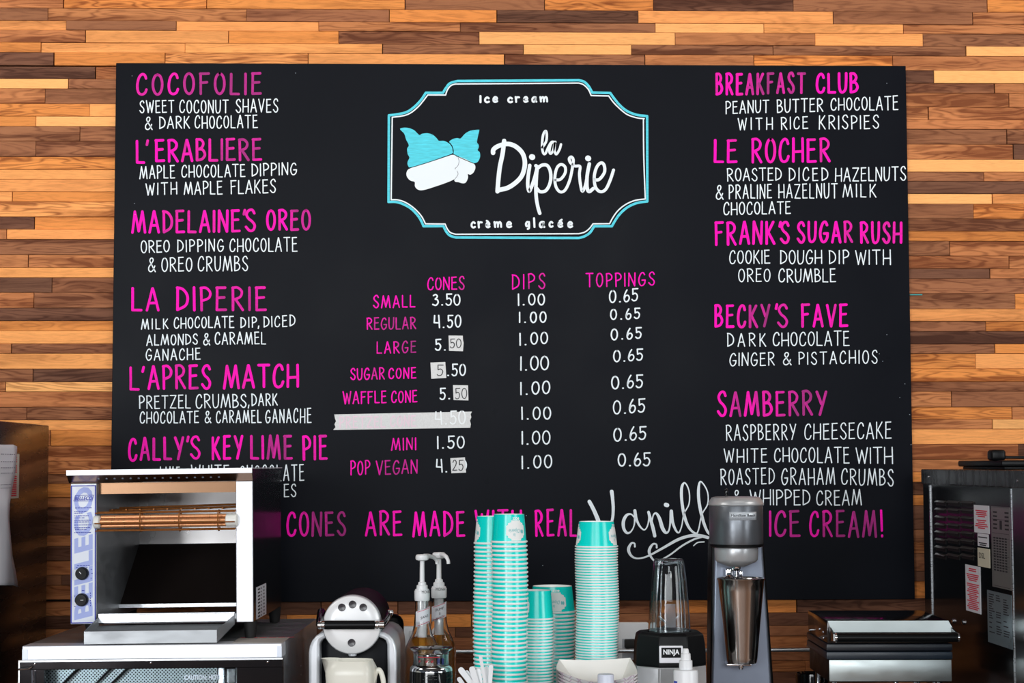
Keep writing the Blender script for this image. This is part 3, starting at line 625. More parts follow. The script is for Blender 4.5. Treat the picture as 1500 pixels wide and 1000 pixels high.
blob(white_mark, [(190, 618), (400, 550), (600, 480), (720, 450), (770, 470), (798, 520), (785, 580), (750, 625), (778, 660), (788, 700), (750, 755), (640, 805), (480, 860), (350, 898), (280, 892), (242, 850), (238, 795), (180, 775), (137, 720), (140, 660)], -.00055, 'logo_swirl', 'white lower swirl')
blob(teal_mark, [(52, 122), (95, 104), (160, 108), (230, 135), (296, 196), (330, 182), (400, 174), (470, 195), (520, 240), (546, 270), (610, 272), (670, 300), (712, 350), (722, 400), (715, 432), (600, 475), (400, 545), (200, 608), (155, 590), (148, 540), (172, 485), (150, 440), (143, 370), (164, 328), (130, 255), (105, 180)], -.0006, 'logo_swirl', 'turquoise upper swirl')
ink = Ink(); curve(ink, 580, 175, 8.693, [(170, 616), (260, 592), (420, 542), (600, 482), (722, 441)], 9)
for v in range(len(ink.v)): ink.v[v] = (ink.v[v][0], -.0007, ink.v[v][2])
ink.build('logo_outline', gap_m, board)
ink = Ink(); curve(ink, 580, 175, 8.693, [(790, 480), (803, 530), (790, 585), (752, 626)], 6); curve(ink, 580, 175, 8.693, [(778, 655), (790, 700), (745, 765)], 6)
for v in range(len(ink.v)): ink.v[v] = (ink.v[v][0], -.0009, ink.v[v][2])
ink.build('logo_swirl', mat('grey_outline', (110, 118, 130), .6), board)
# brush script
ink = Ink(); S = lambda pts, wd, **k: curve(ink, 710, 180, 6.6667, pts, wd, **k)
S([(82, 292), (85, 262), (120, 232), (190, 208), (250, 208), (310, 235), (365, 290), (390, 360), (388, 440), (360, 520), (300, 585), (220, 635), (130, 655)], 44)
S([(190, 175), (175, 300), (150, 420), (135, 540), (125, 668)], 42)
S([(440, 415), (425, 520), (420, 600), (432, 665), (450, 640), (480, 560), (505, 470), (512, 425)], 34)
S([(500, 418), (512, 440), (505, 520), (500, 640), (505, 740), (522, 830), (538, 882)], 34)
S([(520, 440), (560, 412), (610, 415), (640, 470), (645, 550), (625, 620), (590, 665), (540, 670), (510, 640)], 32)
S([(690, 555), (740, 550), (785, 490), (785, 430), (745, 405), (705, 440), (685, 530), (695, 620), (735, 672), (785, 655), (830, 560), (858, 430), (865, 360), (845, 332), (825, 350), (840, 390), (880, 420), (930, 425), (925, 500), (935, 600), (955, 668), (985, 600), (1005, 480), (1022, 400)], 28)
S([(1022, 400), (1000, 520), (1000, 630), (1020, 670), (1060, 640)], 34)
S([(1070, 555), (1120, 550), (1170, 480), (1165, 410), (1135, 390), (1095, 430), (1070, 520), (1080, 620), (1125, 670), (1180, 650), (1225, 560), (1258, 460)], 30)
S([(460, 332), (466, 334)], 56, smooth=False); S([(1008, 345), (1012, 347)], 56, smooth=False)
S([(562, 240), (600, 180), (606, 110), (594, 78), (570, 120), (560, 220), (570, 290), (592, 300), (620, 240), (650, 190), (680, 185)], 24)
S([(690, 185), (650, 200), (632, 270), (645, 300), (672, 260), (684, 190), (682, 270), (700, 305), (730, 260), (745, 210)], 24)
ink.build('logo_script', white_mark, board)
# big white script at the bottom
ink = Ink(); S = lambda pts, wd=20, **k: curve(ink, 850, 695, 7.5, pts, wd, **k)
S([(100, 295, 40), (150, 390, 42), (200, 510, 44), (245, 640, 36)]); S([(345, 185, 42), (355, 260, 36), (362, 380, 34), (350, 500, 30), (300, 620, 24), (245, 640, 22)])
S([(600, 480, 14), (560, 435, 16), (510, 445, 30), (475, 510, 36), (478, 590, 34), (515, 640, 26), (560, 620, 16), (595, 540, 16), (600, 395, 32)])
S([(600, 395, 34), (615, 480, 30), (650, 560, 22), (700, 605, 16), (735, 570, 14), (755, 480, 18), (750, 410, 28)])
S([(750, 412, 30), (775, 500, 34), (800, 590, 38), (818, 672, 36)]); S([(790, 500, 14), (805, 440, 16), (835, 425, 24), (870, 480, 36), (905, 590, 40), (945, 638, 28), (980, 590, 16), (1000, 400, 36)])
S([(1000, 405, 36), (1015, 520, 32), (1050, 610, 24), (1085, 635, 16), (1115, 560, 14), (1140, 430, 14), (1195, 320, 14), (1195, 180, 14), (1150, 90, 16), (1115, 140, 30), (1115, 280, 32), (1145, 460, 34), (1200, 590, 28), (1270, 645, 20), (1300, 600, 14), (1335, 440, 14), (1400, 320, 14), (1395, 180, 14), (1325, 75, 16), (1300, 150, 30), (1305, 300, 34), (1340, 470, 34), (1380, 590, 30), (1420, 650, 26), (1480, 640, 16)])
S([(940, 330), (955, 335)], 46, smooth=False)
S([(600, 790, 20), (595, 755, 18), (560, 755, 22), (530, 820, 34), (560, 890, 26), (630, 920, 18), (740, 895, 20), (900, 810, 26), (1080, 710, 32), (1230, 668, 34), (1340, 675, 36), (1430, 700, 30)])
S([(840, 800, 22), (835, 765, 18), (795, 765, 22), (758, 830, 32), (770, 890, 26), (810, 945, 18)])
S([(910, 925, 18), (1000, 870, 18), (1120, 780, 20), (1250, 710, 20), (1340, 685, 18)]); S([(1245, 780, 12), (1290, 745, 14), (1360, 738, 14)])
ink.build('script_lettering', white_mark, board, 'large white script word with flourish')
# masking tape patches
def tape(px, lab):
    mb = MB(); pts = [at(480+x/3.123, 390+y/3.123, -.0011) for x, y in px]; pp = [(p.x, p.z) for p in pts]; mb.prism(pp, -.0011, -.0009); return mb.build('tape_patch', tape_m, board, lab, False) if 0 else tag(mb.build('tape_patch', tape_m, board, smooth=False), lab)
def tape_ink(words, mtl, sw, name):
    ink = Ink()
    for t in words:
        txt, xL, xR, a, b, c, d = t; ink.word(txt, 480+xL/3.123, 480+xR/3.123, 390+a/3.123, 390+b/3.123, 390+c/3.123, 390+d/3.123, sw, .8)
    ink.v = [(v[0], v[1]-.0011, v[2]) for v in ink.v]; ink.build(name, mtl, board)
tape([(553, 316), (618, 317), (619, 335), (622, 350), (619, 388), (555, 386)], 'small square of masking tape over a price')
tape([(470, 440), (538, 437), (543, 510), (474, 514)], 'small square of masking tape over a price')
tape([(573, 543), (642, 544), (644, 613), (576, 611)], 'small square of masking tape over a price')
tape([(561, 877), (628, 873), (633, 943), (566, 946)], 'small square of masking tape over a price')
zz = [(30, 677)] + [(660, 664), (654, 676), (657, 690), (651, 705), (655, 722), (652, 738)] + [(25, 748), (36, 735), (31, 722), (38, 708), (33, 694)]
tape(zz, 'long torn strip of masking tape over a whole menu line')
tape_ink([('50', 559, 612, 331, 375, 329, 373)], ink_blk, 1.2, 'price_lettering'); tape_ink([('5', 499, 530, 449, 503, 449, 500)], ink_blk, 1.3, 'price_lettering')
tape_ink([('50', 582, 638, 557, 609, 554, 606)], ink_blk, 1.2, 'price_lettering'); tape_ink([('25', 570, 622, 886, 936, 884, 934)], ink_blk, 1.3, 'price_lettering')
tape_ink([('4.50', 490, 632, 662, 725, 657, 722)], mat('show_through_white', (236, 240, 243), .8), 2.0, 'price_lettering')
tape_ink([('PRETZEL', 52, 265, 686, 742, 684, 738), ('CONE', 285, 405, 684, 736, 680, 733)], mat('show_through_pink', (228, 206, 218), .8), 2.0, 'size_lettering')

# teal sliver stuck in a joint of the wall
p0, p1 = at(1332.5, 431.5, PB-.003), at(1351, 431, PB-.003)
tag(MB().box(p0.x, p1.x, PB-.004, PB+.002, p0.z-.0012, p0.z+.0009, .0004, 1).build('tape_sliver', mat('teal_tape', (40, 170, 170), .5)), 'tiny teal tape sliver in a plank joint right of the menu board', 'tape')
# rail along the wall
pa, pb = at(560, 954.5, -.06), at(1205, 951.5, -.06); rl = empty('wall_rail', (0, 0, 0), 'thin steel rail running along the wood wall behind the machines', 'rail')
MB().tube([(pa.x, -.06, pa.z), (pb.x, -.06, (pa.z+pb.z)/2)], .0048, 14).build('rod', steel, rl)
for xx in (pa.x+.02, pb.x-.02, (pa.x+pb.x)/2): MB().tube([(xx, -.06, pa.z), (xx, PB+.004, pa.z)], .0035, 10).build('bracket', steel, rl)
#PART3
# ------------------------------------------------------------------ local frames for machines
class Fr:
    def __init__(s, px0, y, rz=0, ry=0, z=COUNTER):
        b = at(px0, 681, y); s.M = Matrix.Translation((b.x, b.y, z)) @ Matrix.Rotation(rz, 4, 'Z') @ Matrix.Rotation(ry, 4, 'Y')
        s.I = s.M.inverted(); s.E = s.I @ EYE; s.R3 = s.I.to_3x3(); s.rz, s.ry = rz, ry; s.px0 = px0
        s.k = 2674.1/(4.174+y)                  # pixels per metre at the front plane
    def root(s, name, label, cat, group=None): return empty(name, s.M.translation, label, cat, group, s.rz, s.ry)
    def p(s, px, py, dy=0):
        d = s.R3 @ ray(px, py); t = (dy-s.E.y)/d.y; return s.E + d*t
    def px(s, px, py, lx):
        d = s.R3 @ ray(px, py); t = (lx-s.E.x)/d.x; return s.E + d*t
    def pz(s, px, py, lz):
        d = s.R3 @ ray(px, py); t = (lz-s.E.z)/d.z; return s.E + d*t
    def X(s, px, dy=0): return s.p(px, 850, dy).x
    def Z(s, py, dy=0): return s.p(s.px0, py, dy).z
RZ = -.037

# ------------------------------------------------------------------ left refrigerator
far = at(72, 623, -.1); Xl = far.x
fr = empty('refrigerator', (Xl-.36, -.5, 0), 'tall dark steel refrigerator at the left edge with papers on its side', 'refrigerator')
ox = fr.location
MB().box(Xl-.72-ox.x, Xl-ox.x, -.82-ox.y, -.1-ox.y, .02, far.z, .003).build('cabinet', fridge_steel, fr)
MB().box(Xl-.72-ox.x, Xl-.002-ox.x, -.87-ox.y, -.825-ox.y, .12, far.z-.01, .006).build('door', fridge_steel, fr)
MB().box(Xl-.12-ox.x, Xl-.09-ox.x, -.91-ox.y, -.872-ox.y, .7, 1.3, .006).build('handle', steel, fr)
def side_quad(mb, X, xa, ya, xb, yb, off, sgn=-1):
    """flat rectangle on a side plane x = X, given by two picture corners"""
    a = atx(xa, ya, X); b = atx(xb, yb, X); z1 = a.z; z0 = atx(xa, yb, X).z if abs(xb-xa) > 8 else b.z
    mb.box(min(X, X+off), max(X, X+off), a.y, b.y, z0, z1); return a.y, b.y, z0, z1
mb = MB(); ya, yb, z0, z1 = side_quad(mb, Xl, 1, 664, 27, 731, .0006)
st = tag(mb.build('warning_sticker', noise_rough(mat('aged_sticker', (196, 190, 176), .6), .5, .7), smooth=False), 'cream warning sticker with red lines on the left refrigerator side', 'sticker')
mb = MB(); zz_ = z1-.006; rq = random.Random(3)
y_in = atx(26, 700, Xl).y
while zz_ > z0+.006:
    if rq.random() > .22:
        n_ = .05*rq.uniform(.6, 1); mb.box(Xl+.0006, Xl+.0009, y_in-.012-n_, y_in-.012, zz_-.0026, zz_)
    zz_ -= .0043
mb.build('print_lines', ink_red, st, smooth=False)
mb = MB(); vs = []; nr, ncol = 14, 8
Lp = [(651, 0, 22), (657, 0, 22), (668, 0, 21), (690, -6, 18.5), (712, -8, 13), (736, -10, 8.5), (760, -10, 8), (785, -8, 11), (812, -6, 15), (835, -4, 20), (852, -3, 22), (857, -3, 22)]
for (py, xa, xb) in Lp:
    for c in range(ncol+1):
        t = c/ncol; q = atx(-26+(xb+26)*t, py+(2.5 if t > .9 else 0), Xl)
        sway = .004+.010*max(0, (py-660)/200)*(.5+.5*math.sin(t*5+py*.03))
        vs.append((Xl+sway, q.y, q.z))
fs = [(r*(ncol+1)+c, r*(ncol+1)+c+1, (r+1)*(ncol+1)+c+1, (r+1)*(ncol+1)+c) for r in range(len(Lp)-1) for c in range(ncol)]
pp = MB().add(vs, fs).build('paper_sheet', paper_w, ang=60); tag(pp, 'crumpled white paper sheet hanging on the left refrigerator side', 'paper')
sm = pp.modifiers.new('t', 'SOLIDIFY'); sm.thickness = .0004
mb = MB()
for py in (664, 675, 684, 692, 709, 714):
    a = atx(-8, py, Xl); b = atx(14 if py < 700 else 8, py+1.5, Xl)
    for i in range(7):
        t0, t1 = i/7, i/7+rq.uniform(.05, .1); mb.box(Xl+.0125, Xl+.0128, a.y+(b.y-a.y)*t0, a.y+(b.y-a.y)*t1, a.z-.002, a.z-.0005)
mb.build('pencil_marks', mat('pencil', (120, 122, 140), .8), pp, smooth=False)

# ------------------------------------------------------------------ oven
f = Fr(222, -.69, RZ, -.009, COUNTER+.0048)
ov = f.root('countertop_oven', 'low stainless countertop oven with glass door under the conveyor toaster', 'oven')
x0, x1 = f.p(32, 945.5).x, f.p(413, 942.5).x; zt = f.p(222, 944).z; zb = f.p(222, 965).z; DEP = .565
bright = noise_rough(mat('bright_sheet_steel', (236, 239, 245), .42, .55), .38, .5)
MB().box(x0, x1, .05, DEP, .03, zt-.0006, .001, 1).box(x0, x0+.012, 0, .05, .03, zb).box(x1-.012, x1, 0, .05, .03, zb).build('body', steel_h, ov)
MB().box(x0+.0006, x1-.0006, .0, .055, zb, zt, .0012, 1).build('top_trim', bright, ov)
fold_m = mat('trim_fold', (206, 212, 224), .4, .4)
MB().box(x0+.001, x0+.0115, -.0008, .0, zb+.001, zt-.006).build('corner_fold', fold_m, ov, smooth=False)
MB().box(x1-.009, x1-.0005, -.0008, 0, zb+.001, zt-.005).build('corner_fold', fold_m, ov, smooth=False)
X = lambda px, dy=0: f.X(px, dy); Z = lambda py, dy=0: f.Z(py, dy)
dz1 = Z(966.5, -.02); dx0, dx1 = X(29, -.02), X(413.5, -.02); wz1 = Z(979, -.02); wx0, wx1 = X(65, -.02), X(347, -.02)
door = MB().box(dx0, dx1, -.02, -.004, wz1, dz1, .001, 1).box(dx0, wx0, -.02, -.004, .05, wz1).box(wx1, dx1, -.02, -.004, .05, wz1).box(wx0, wx1, -.02, -.004, .05, .075).build('door', noise_rough(mat('dark_mirror_glass', (70, 66, 68), .08, .9), .06, .14, sc_=4), ov)
MB().box(dx0-.001, dx1+.0005, -.0215, -.018, dz1-.0012, dz1+.0018).box(dx0-.0012, dx0+.0012, -.0215, -.004, .05, dz1).build('door_edge', steel, door, smooth=False)
MB().box(wx0, wx1, -.013, -.010, .075, wz1).build('glass_pane', clear_pl, door, smooth=False)
MB().box(X(64, .03), X(318, .03), .03, .032, .04, zb-.002).build('perforated_back', perf, ov, smooth=False)
MB().box(X(319, .01), X(329, .01), .008, .02, .04, wz1+.01, .002).build('inner_post', steel, ov)
hd = MB().box(X(329, -.008), X(345, -.008), -.0095, -.004, .08, wz1-.001, .002).build('dark_insert', black_gl, door)
mb = MB()
for (xa, yb_, xb, ya_) in ((78, 1003, 118, 979), (130, 1000, 165, 979), (150, 1002, 190, 979)):
    a, b = f.p(xa, yb_+12, .018), f.p(xb, ya_-3, .018); mb.tube([a, b], .0022, 8)
mb.build('rack_bar', rubber, ov)
mb = MB()
for px_, py_ in ((51, 971.5), (221, 970), (392, 968.5)):
    q = f.p(px_, py_, -.02); mb.lathe([(.0028, -.0215), (.0022, -.0228), (.0008, -.0235)], (q.x, 0, q.z), 12, ax='y')
mb.build('screw', chrome, door)
mb = MB(); a, b, c_ = f.p(27, 980, -.03), f.p(41, 979, -.03), f.p(46, 976, -.026)
mb.tube([a, b, c_], .0022, 8); mb.tube([f.p(46, 981, -.022), f.p(47, 1010, -.022)], .0022, 8); mb.tube([f.p(51, 982, -.022), f.p(51, 1010, -.022)], .0015, 8)
mb.build('hinge', chrome, door)
text_on('CAUTION: HOT!', 'caution_lettering', mat('white_print', (215, 225, 235), .6), door, X(296, -.014), Z(992.5, -.014), -.0134, X(322)-X(270), .0092, bold=.03)
# side details and warning sheet on top
mb = MB()
for lx_, py_ in ((0, 975), (0, 988)):
    q = f.px(441, py_, x1); mb.lathe([(.0022, x1), (.0016, x1+.0012)], (0, q.y, q.z), 10, ax='x')
mb.build('screw', chrome, ov)
q1, q2, q3, q4 = (f.pz(a_, b_, zt) for a_, b_ in ((340, 941.3), (413, 941.3), (425, 933), (352, 933)))
cs = MB().hexa([(q.x, q.y, zt-.0006) for q in (q1, q2, q3, q4)]+[(q.x, q.y, zt+.0004) for q in (q1, q2, q3, q4)]).build('caution_sheet', noise_rough(mat('dusty_label', (178, 172, 166), .6), .5, .7), ov, smooth=False)
mb = MB()
for i in range(6):
    t = i/6; mb.box(q4.x+.006+.018*i-.002, q4.x+.006+.018*i+.012, q4.y-.012-.006, q4.y-.012, zt+.0004, zt+.0006)
mb.build('print_lines', ink_red, cs, smooth=False)
mb = MB()
for sx_ in (x0+.03, x1-.03):
    for sy_ in (.05, DEP-.05): mb.lathe([(.014, -.002), (.016, .031)], (sx_, sy_, 0), 16)
mb.build('feet', rubber, ov)
OVZ = (f.M @ Vector((0, .2, zt))).z

# ------------------------------------------------------------------ conveyor toaster
f = Fr(236, -.60, RZ, -.012, OVZ+.0008); X = lambda px, dy=0: f.X(px, dy); Z = lambda py, dy=0: f.Z(py, dy)
to = f.root('conveyor_toaster', 'stainless conveyor toaster with blue and white control strip, standing on the oven', 'toaster')
xl, xli, xri, xr = X(103), X(141.5), X(346), X(370.5); zt_ = f.p(236, 706).z; zbt = f.p(236, 912.5).z; D2 = .40
MB().box(xl, xli, 0, D2, zbt, zt_, .0012, 1).build('left_pillar', steel_h, to)
MB().box(xri, xr, 0, .02, zbt, zt_, .0012, 1).build('right_pillar', bright, to)
MB().box(xri, xr, .02, D2, zbt, zt_+.014).box(xr-.0005, xr+.0006, 0.004, D2, zbt, zt_+.0225).build('side_panel', noise_rough(mat('side_dark', (26, 28, 32), .2, .7), .16, .24), to, smooth=False)
# hood
lx0, lx1 = X(96.5, -.03), X(370, -.03); zl1 = f.p(236, 686.7, -.03).z; zl0 = f.p(236, 694.5, -.03).z
MB().box(lx0, lx1, -.03, -.026, zl0, zl1, .0006, 1).box(lx0, lx1, -.03, D2, zl1-.0015, zl1).build('hood_lip', bright, to)
fx0, fx1 = X(101, .0), X(371, .0); zf = zt_+.0008
MB().hexa([(fx0, -.002, zf), (fx1, -.002, zf), (fx1, .004, zf), (fx0, .004, zf), (lx0+.0005, -.0275, zl0), (lx1-.0005, -.0275, zl0), (lx1-.0005, -.0235, zl0), (lx0+.0005, -.0235, zl0)]).build('hood_fascia', noise_rough(mat('fascia_steel', (190, 160, 140), .2, 1), .16, .28, sc_=3), to, smooth=False)
mb = MB()
for k in range(16):
    t = .55; q0 = f.p(144.5+11.75*k, 700-k*.12, -.0145); mb.lathe([(.0021, -.0008), (.0019, .0004)], (q0.x, 0, 0), 10, ax='y') if False else None
    c0 = Vector((q0.x, -.0152, (zf+zl0)/2+.0003)); n_ = Vector((0, -(zl0-zf), -.0255)).normalized(); u_ = Vector((1, 0, 0)); v_ = n_.cross(u_)
    vs = [c0+n_*.0006+u_*math.cos(a)*.0021+v_*math.sin(a)*.0021 for a in [2*math.pi*i/12 for i in range(12)]]
    vs2 = [c0-n_*.0012+u_*math.cos(a)*.0021+v_*math.sin(a)*.0021 for a in [2*math.pi*i/12 for i in range(12)]]
    mb.add(vs+vs2, [tuple(range(12))]+[(i, (i+1) % 12, 12+(i+1) % 12, 12+i) for i in range(12)])
mb.build('vent_hole', mat('painted_hole_glint', (150, 168, 190), .3, .4), to, smooth=False)  # pale discs: brightness seen through the holes, painted as their colour
bk = D2-.012
MB().box(xli, xri, .018, .022, f.p(236, 722, .02).z, zt_).build('inner_fascia', noise_rough(mat('brown_reflection_steel', (100, 76, 58), .22, 1), .18, .3, sc_=3, cvar=.15), to, smooth=False)  # brown reflection is put into the steel's base colour
zu = f.p(270, 796, bk).z; zr = f.p(270, 884, .2).z
MB().box(xli, xri, bk, bk+.004, zu, zt_+.01).build('upper_back_plate', noise_rough(mat('smudged_steel', (160, 158, 158), .28, 1), .2, .4, (2, 1, 1), 6, cvar=.25), to, smooth=False)
MB().hexa([(xli, .2, zr-.002), (xri, .2, zr-.002), (xri, .204, zr-.004), (xli, .204, zr-.004), (xli, bk, zu), (xri, bk, zu), (xri, bk+.004, zu-.004), (xli, bk+.004, zu-.004)]).build('chute', noise_rough(mat('chute_dark', (44, 36, 34), .3, .5), .24, .4, sc_=5), to, smooth=False)
MB().box(xli, xri, .194, .2, zr-.006, zr+.001).build('chute_edge', steel, to, smooth=False)
MB().box(xli, xri, 0, .2, zbt, zbt+.006).box(xl, xr, D2-.003, D2, zbt, zl1-.002).build('floor_plate', steel_dark, to, smooth=False)
MB().box(xli+.004, xri-.003, -.003, .0, f.Z(911), f.Z(898), .0008, 1).box(xli+.004, xri-.003, -.003, .012, f.Z(899.5), f.Z(897.6)).build('front_rail', steel, to)
# catch tray, reaching forward over the oven top
dt = -.085; a, b, c_, d_ = f.p(123, 943.5, dt), f.p(318, 943.5, dt), f.p(318, 924.5, dt), f.p(123, 924.5, dt)
zft = zbt-.004
e0, e1 = xli+.004, xri-.003
zlow = max(a.z, -.0005+.001)
tr = MB().box(a.x, b.x, dt-.0012, dt, zlow, d_.z, .0004, 1).hexa([(a.x, dt, zlow), (b.x, dt, zlow), (e1, 0, zft), (e0, 0, zft), (a.x, dt, zlow+.0012), (b.x, dt, zlow+.0012), (e1, 0, zft+.0012), (e0, 0, zft+.0012)])
tr.hexa([(a.x, dt, zlow), (a.x+.001, dt, zlow), (e0+.001, 0, zft), (e0, 0, zft), (a.x, dt, d_.z), (a.x+.001, dt, d_.z), (e0+.001, 0, zft+.018), (e0, 0, zft+.018)])
tr.hexa([(b.x-.001, dt, zlow), (b.x, dt, zlow), (e1, 0, zft), (e1-.001, 0, zft), (b.x-.001, dt, d_.z), (b.x, dt, d_.z), (e1, 0, zft+.018), (e1-.001, 0, zft+.018)])
tr.build('crumb_tray', steel_h, to, smooth=False)
# heating element cage
yc = -.004; k_ = f.k
hc = MB()
for py, r in ((756.5, .0042), (762.5, .0046), (769, .0042)): hc.tube([(X(147, yc), yc+(.006 if py != 762.5 else -.002), Z(py, yc)), (X(331, yc), yc+(.006 if py != 762.5 else -.002), Z(py, yc))], r, 12)
he = hc.build('heating_element', copper, to)
mb = MB()
for py, dy in ((750, -.010), (776, -.010), (749, .012), (775, .012), (765, -.015)):
    mb.tube([(X(141, yc), yc+dy, Z(py, yc)), (X(346, yc), yc+dy, Z(py, yc))], .0012, 8)
for px_ in (207, 264, 321):
    z0_, z1_ = Z(778, yc), Z(747.5, yc); xx = X(px_, yc)
    mb.tube([(xx, yc+.014*math.cos(t), (z0_+z1_)/2+(z1_-z0_)/2*math.sin(t)) for t in [2*math.pi*i/16 for i in range(16)]], .0013, 8, closed=True)
mb.build('guard_wire', brown_wire, to)
mb = MB()
for py, dy, xa in ((744.5, .10, 160), (741, .16, 175)):
    mb.tube([(X(xa, dy), dy, Z(py+2, dy)), (X(348, dy), dy, Z(py-1, dy))], .0022, 8)
for i in range(9): mb.box(X(170+i*20, .13), X(172+i*20, .13), .09, .19, Z(746, .12), Z(744, .12))
mb.build('conveyor_wire', brown_wire, to)
for xa, xb in ((137, 147), (331, 349)):
    mb = MB()
    xa_, xb_ = X(xa, yc), X(xb, yc); zc_ = Z(763, yc)
    mb.lathe([(.009, xa_), (.0125, xa_+.002), (.0125, xb_-.002), (.009, xb_)], (0, yc, zc_), 16, ax='x')
    mb.build('end_cap', ceramic, to)
# control strip
sp = MB().box(X(104), X(140.5), -.0012, 0, Z(911), Z(709)).build('control_strip', panel_w, to, smooth=False)
mb = MB(); sx0, sx1, sz0, sz1 = X(104), X(140.5), Z(911), Z(709); t_ = .0019
mb.box(sx0, sx1, -.0016, -.001, sz1-t_, sz1).box(sx0, sx1, -.0016, -.001, sz0, sz0+t_).box(sx0, sx0+t_, -.0016, -.001, sz0, sz1).box(sx1-t_, sx1, -.0016, -.001, sz0, sz1)
mb.build('strip_border', ink_blue, sp, smooth=False)
text_on('BELLECO', 'large_lettering', ink_peri, sp, X(122.5), (Z(712)+Z(906))/2, -.00145, Z(712)-Z(907), X(136)-X(108.5), rot=math.pi/2, bold=.035, shear=-.18)
mb = MB(); text_on('BELLECO', '', None, None, X(122.5), Z(728), -.0019, X(136)-X(110), .0075, bold=.02, shear=.25, mb=mb)
bl_ = [(X(108), Z(732)), (X(110.5), Z(723.5)), (X(137.5), Z(723.5)), (X(135), Z(732))]
for i in range(4):
    a2, b2 = bl_[i], bl_[(i+1) % 4]; mb.tube([(a2[0], -.0018, a2[1]), (b2[0], -.0018, b2[1])], .0004, 4)
mb.build('small_lettering', ink_blue, sp, smooth=False)
mb = MB(); rq = random.Random(5)
for py, xa, xb in ((742, 110, 135), (747, 109, 128), (749.5, 109, 121), (753.5, 109, 130), (756.5, 109, 124), (760, 109, 133), (762.5, 109, 130), (767, 109, 134), (771, 109, 132), (773.5, 110, 127), (778, 109, 134),
                   (826.5, 113, 132), (829, 111.5, 114), (829, 119, 121), (829, 126, 129), (832, 133, 135), (838, 134, 136), (845, 133, 135), (863, 120, 124), (871, 109, 111), (886, 109, 111)):
    x_ = xa
    while x_ < xb:
        l_ = rq.uniform(1.5, 4); mb.box(X(x_), X(min(x_+l_, xb)), -.0016, -.0011, Z(py+.55), Z(py-.55)); x_ += l_+.7
for i in range(6): mb.box(X(132.2), X(133.4), -.0016, -.0011, Z(868+i*3.6), Z(866+i*3.6))
mb.build('print_lines', ink_blue, sp, smooth=False)
for (cx_, cy_, ang) in ((121, 839.5, 2.3), (120.5, 878, 0)):
    q = f.p(cx_, cy_, 0); r = 9.6/k_
    kb = MB().lathe([(r*.98, -.0012), (r, -.003), (r*.9, -.012), (r*.82, -.0132)], (q.x, 0, q.z), 28, ax='y').build('knob', black_pl, sp)
    MB().box(-.0003, .0052, -.0138, -.0132, -.0005, .0005, M=Matrix.Translation((q.x, 0, q.z)) @ Matrix.Rotation(-ang, 4, 'Y')).build('pointer', white_pl, kb, smooth=False)
# rating label on the right side
a = f.px(375.5, 860, xr+.0006); b = f.px(389.5, 850, xr+.0006); z1_, z0_ = f.px(375.5, 860, xr+.0006).z, f.px(375.5, 907, xr+.0006).z
lb = MB().box(xr+.0006, xr+.0012, a.y, b.y, z0_, z1_).build('rating_label', mat('label_white', (205, 206, 214), .5), to, smooth=False)
mb = MB(); n_ = 9
for i in range(n_):
    zz_ = z0_+(z1_-z0_)*(i+.6)/(n_+.4)
    for (t0, t1) in ((.12, .34), (.42, .5), (.7, .8)): mb.box(xr+.0012, xr+.0014, a.y+(b.y-a.y)*t0, a.y+(b.y-a.y)*t1, zz_-.0016, zz_+.0014)
mb.build('print_lines', ink_blk, lb, smooth=False)
for sx_ in (X(130), X(363)):
    for sy_ in (.03, D2-.03): MB().lathe([(.0105, -.0004), (.014, zbt)], (sx_, sy_, 0), 20).build('foot', rubber, to)

# ------------------------------------------------------------------ capsule coffee machine
f = Fr(516.5, -.66, RZ); X = lambda px, dy=0: f.X(px, dy); Z = lambda py, dy=0: f.Z(py, dy); k_ = f.k
cm = f.root('coffee_machine', 'silver and black capsule coffee machine with round white face, right of the oven', 'coffee machine')
def P2(pts, dy=0): return [(f.p(x, y, dy).x, f.p(x, y, dy).z) for x, y in pts]
zz0 = .02
def arm(pts, y0_, y1_, bev=.006):
    poly = P2(pts); poly = [(poly[0][0], zz0)]+poly+[(poly[-1][0], zz0)]
    mb_ = MB().prism(poly, y0_, y1_); o = mb_.build('side_arm', silver_pl, cm, ang=40); bv = o.modifiers.new('b', 'BEVEL'); bv.width = bev; bv.segments = 3; bv.limit_method = 'ANGLE'; bv.angle_limit = .7; return o
arm([(452, 1000), (452, 955), (453.5, 946), (457, 938), (463, 931), (471, 926.5), (480, 925), (480, 934), (475, 935), (470, 938), (468.5, 944), (468, 1000)], 0, .25)
arm([(567.5, 1000), (567, 944), (565, 938), (561, 935), (553, 933), (553, 925), (562, 926), (570, 930), (576, 936.5), (579.5, 945), (581, 955), (581, 1000)], 0, .25)
MB().box(X(468), X(568), .035, .24, zz0, Z(930), .004).build('front_recess', noise_rough(mat('navy_black_plastic', (9, 12, 19), .4, spec=.1), .35, .5), cm)
MB().box(X(455), X(578), .24, .262, zz0, Z(915), .02, 4).build('back_housing', black_pl, cm)
MB().box(X(450), X(582), -.04, .26, 0, .022, .004).box(X(472), X(562), -.06, .03, .02, .055, .004).build('drip_base', black_pl, cm)
cx_, cz_ = X(516.5), Z(914); R_ = 42/k_
MB().lathe([(R_*.9, .24), (R_, .22), (R_*1.01, .02), (R_*1.0, .002)], (cx_, 0, cz_), 56, ax='y').build('head', mat('head_black', (10, 11, 13), .5, spec=.2), cm)
fc = MB().lathe([(R_*1.0, .004), (R_*1.005, -.008), (R_*.985, -.014), (R_*.95, -.0165), (R_*.6, -.0182), (0, -.019)], (cx_, 0, cz_), 64, ax='y').build('round_face', face_white, cm, ang=50)
MB().lathe([(R_*1.012, .006), (R_*1.018, -.004), (R_*1.012, -.010)], (cx_, 0, cz_), 64, ax='y', caps=False).build('face_rim', silver_pl, cm)
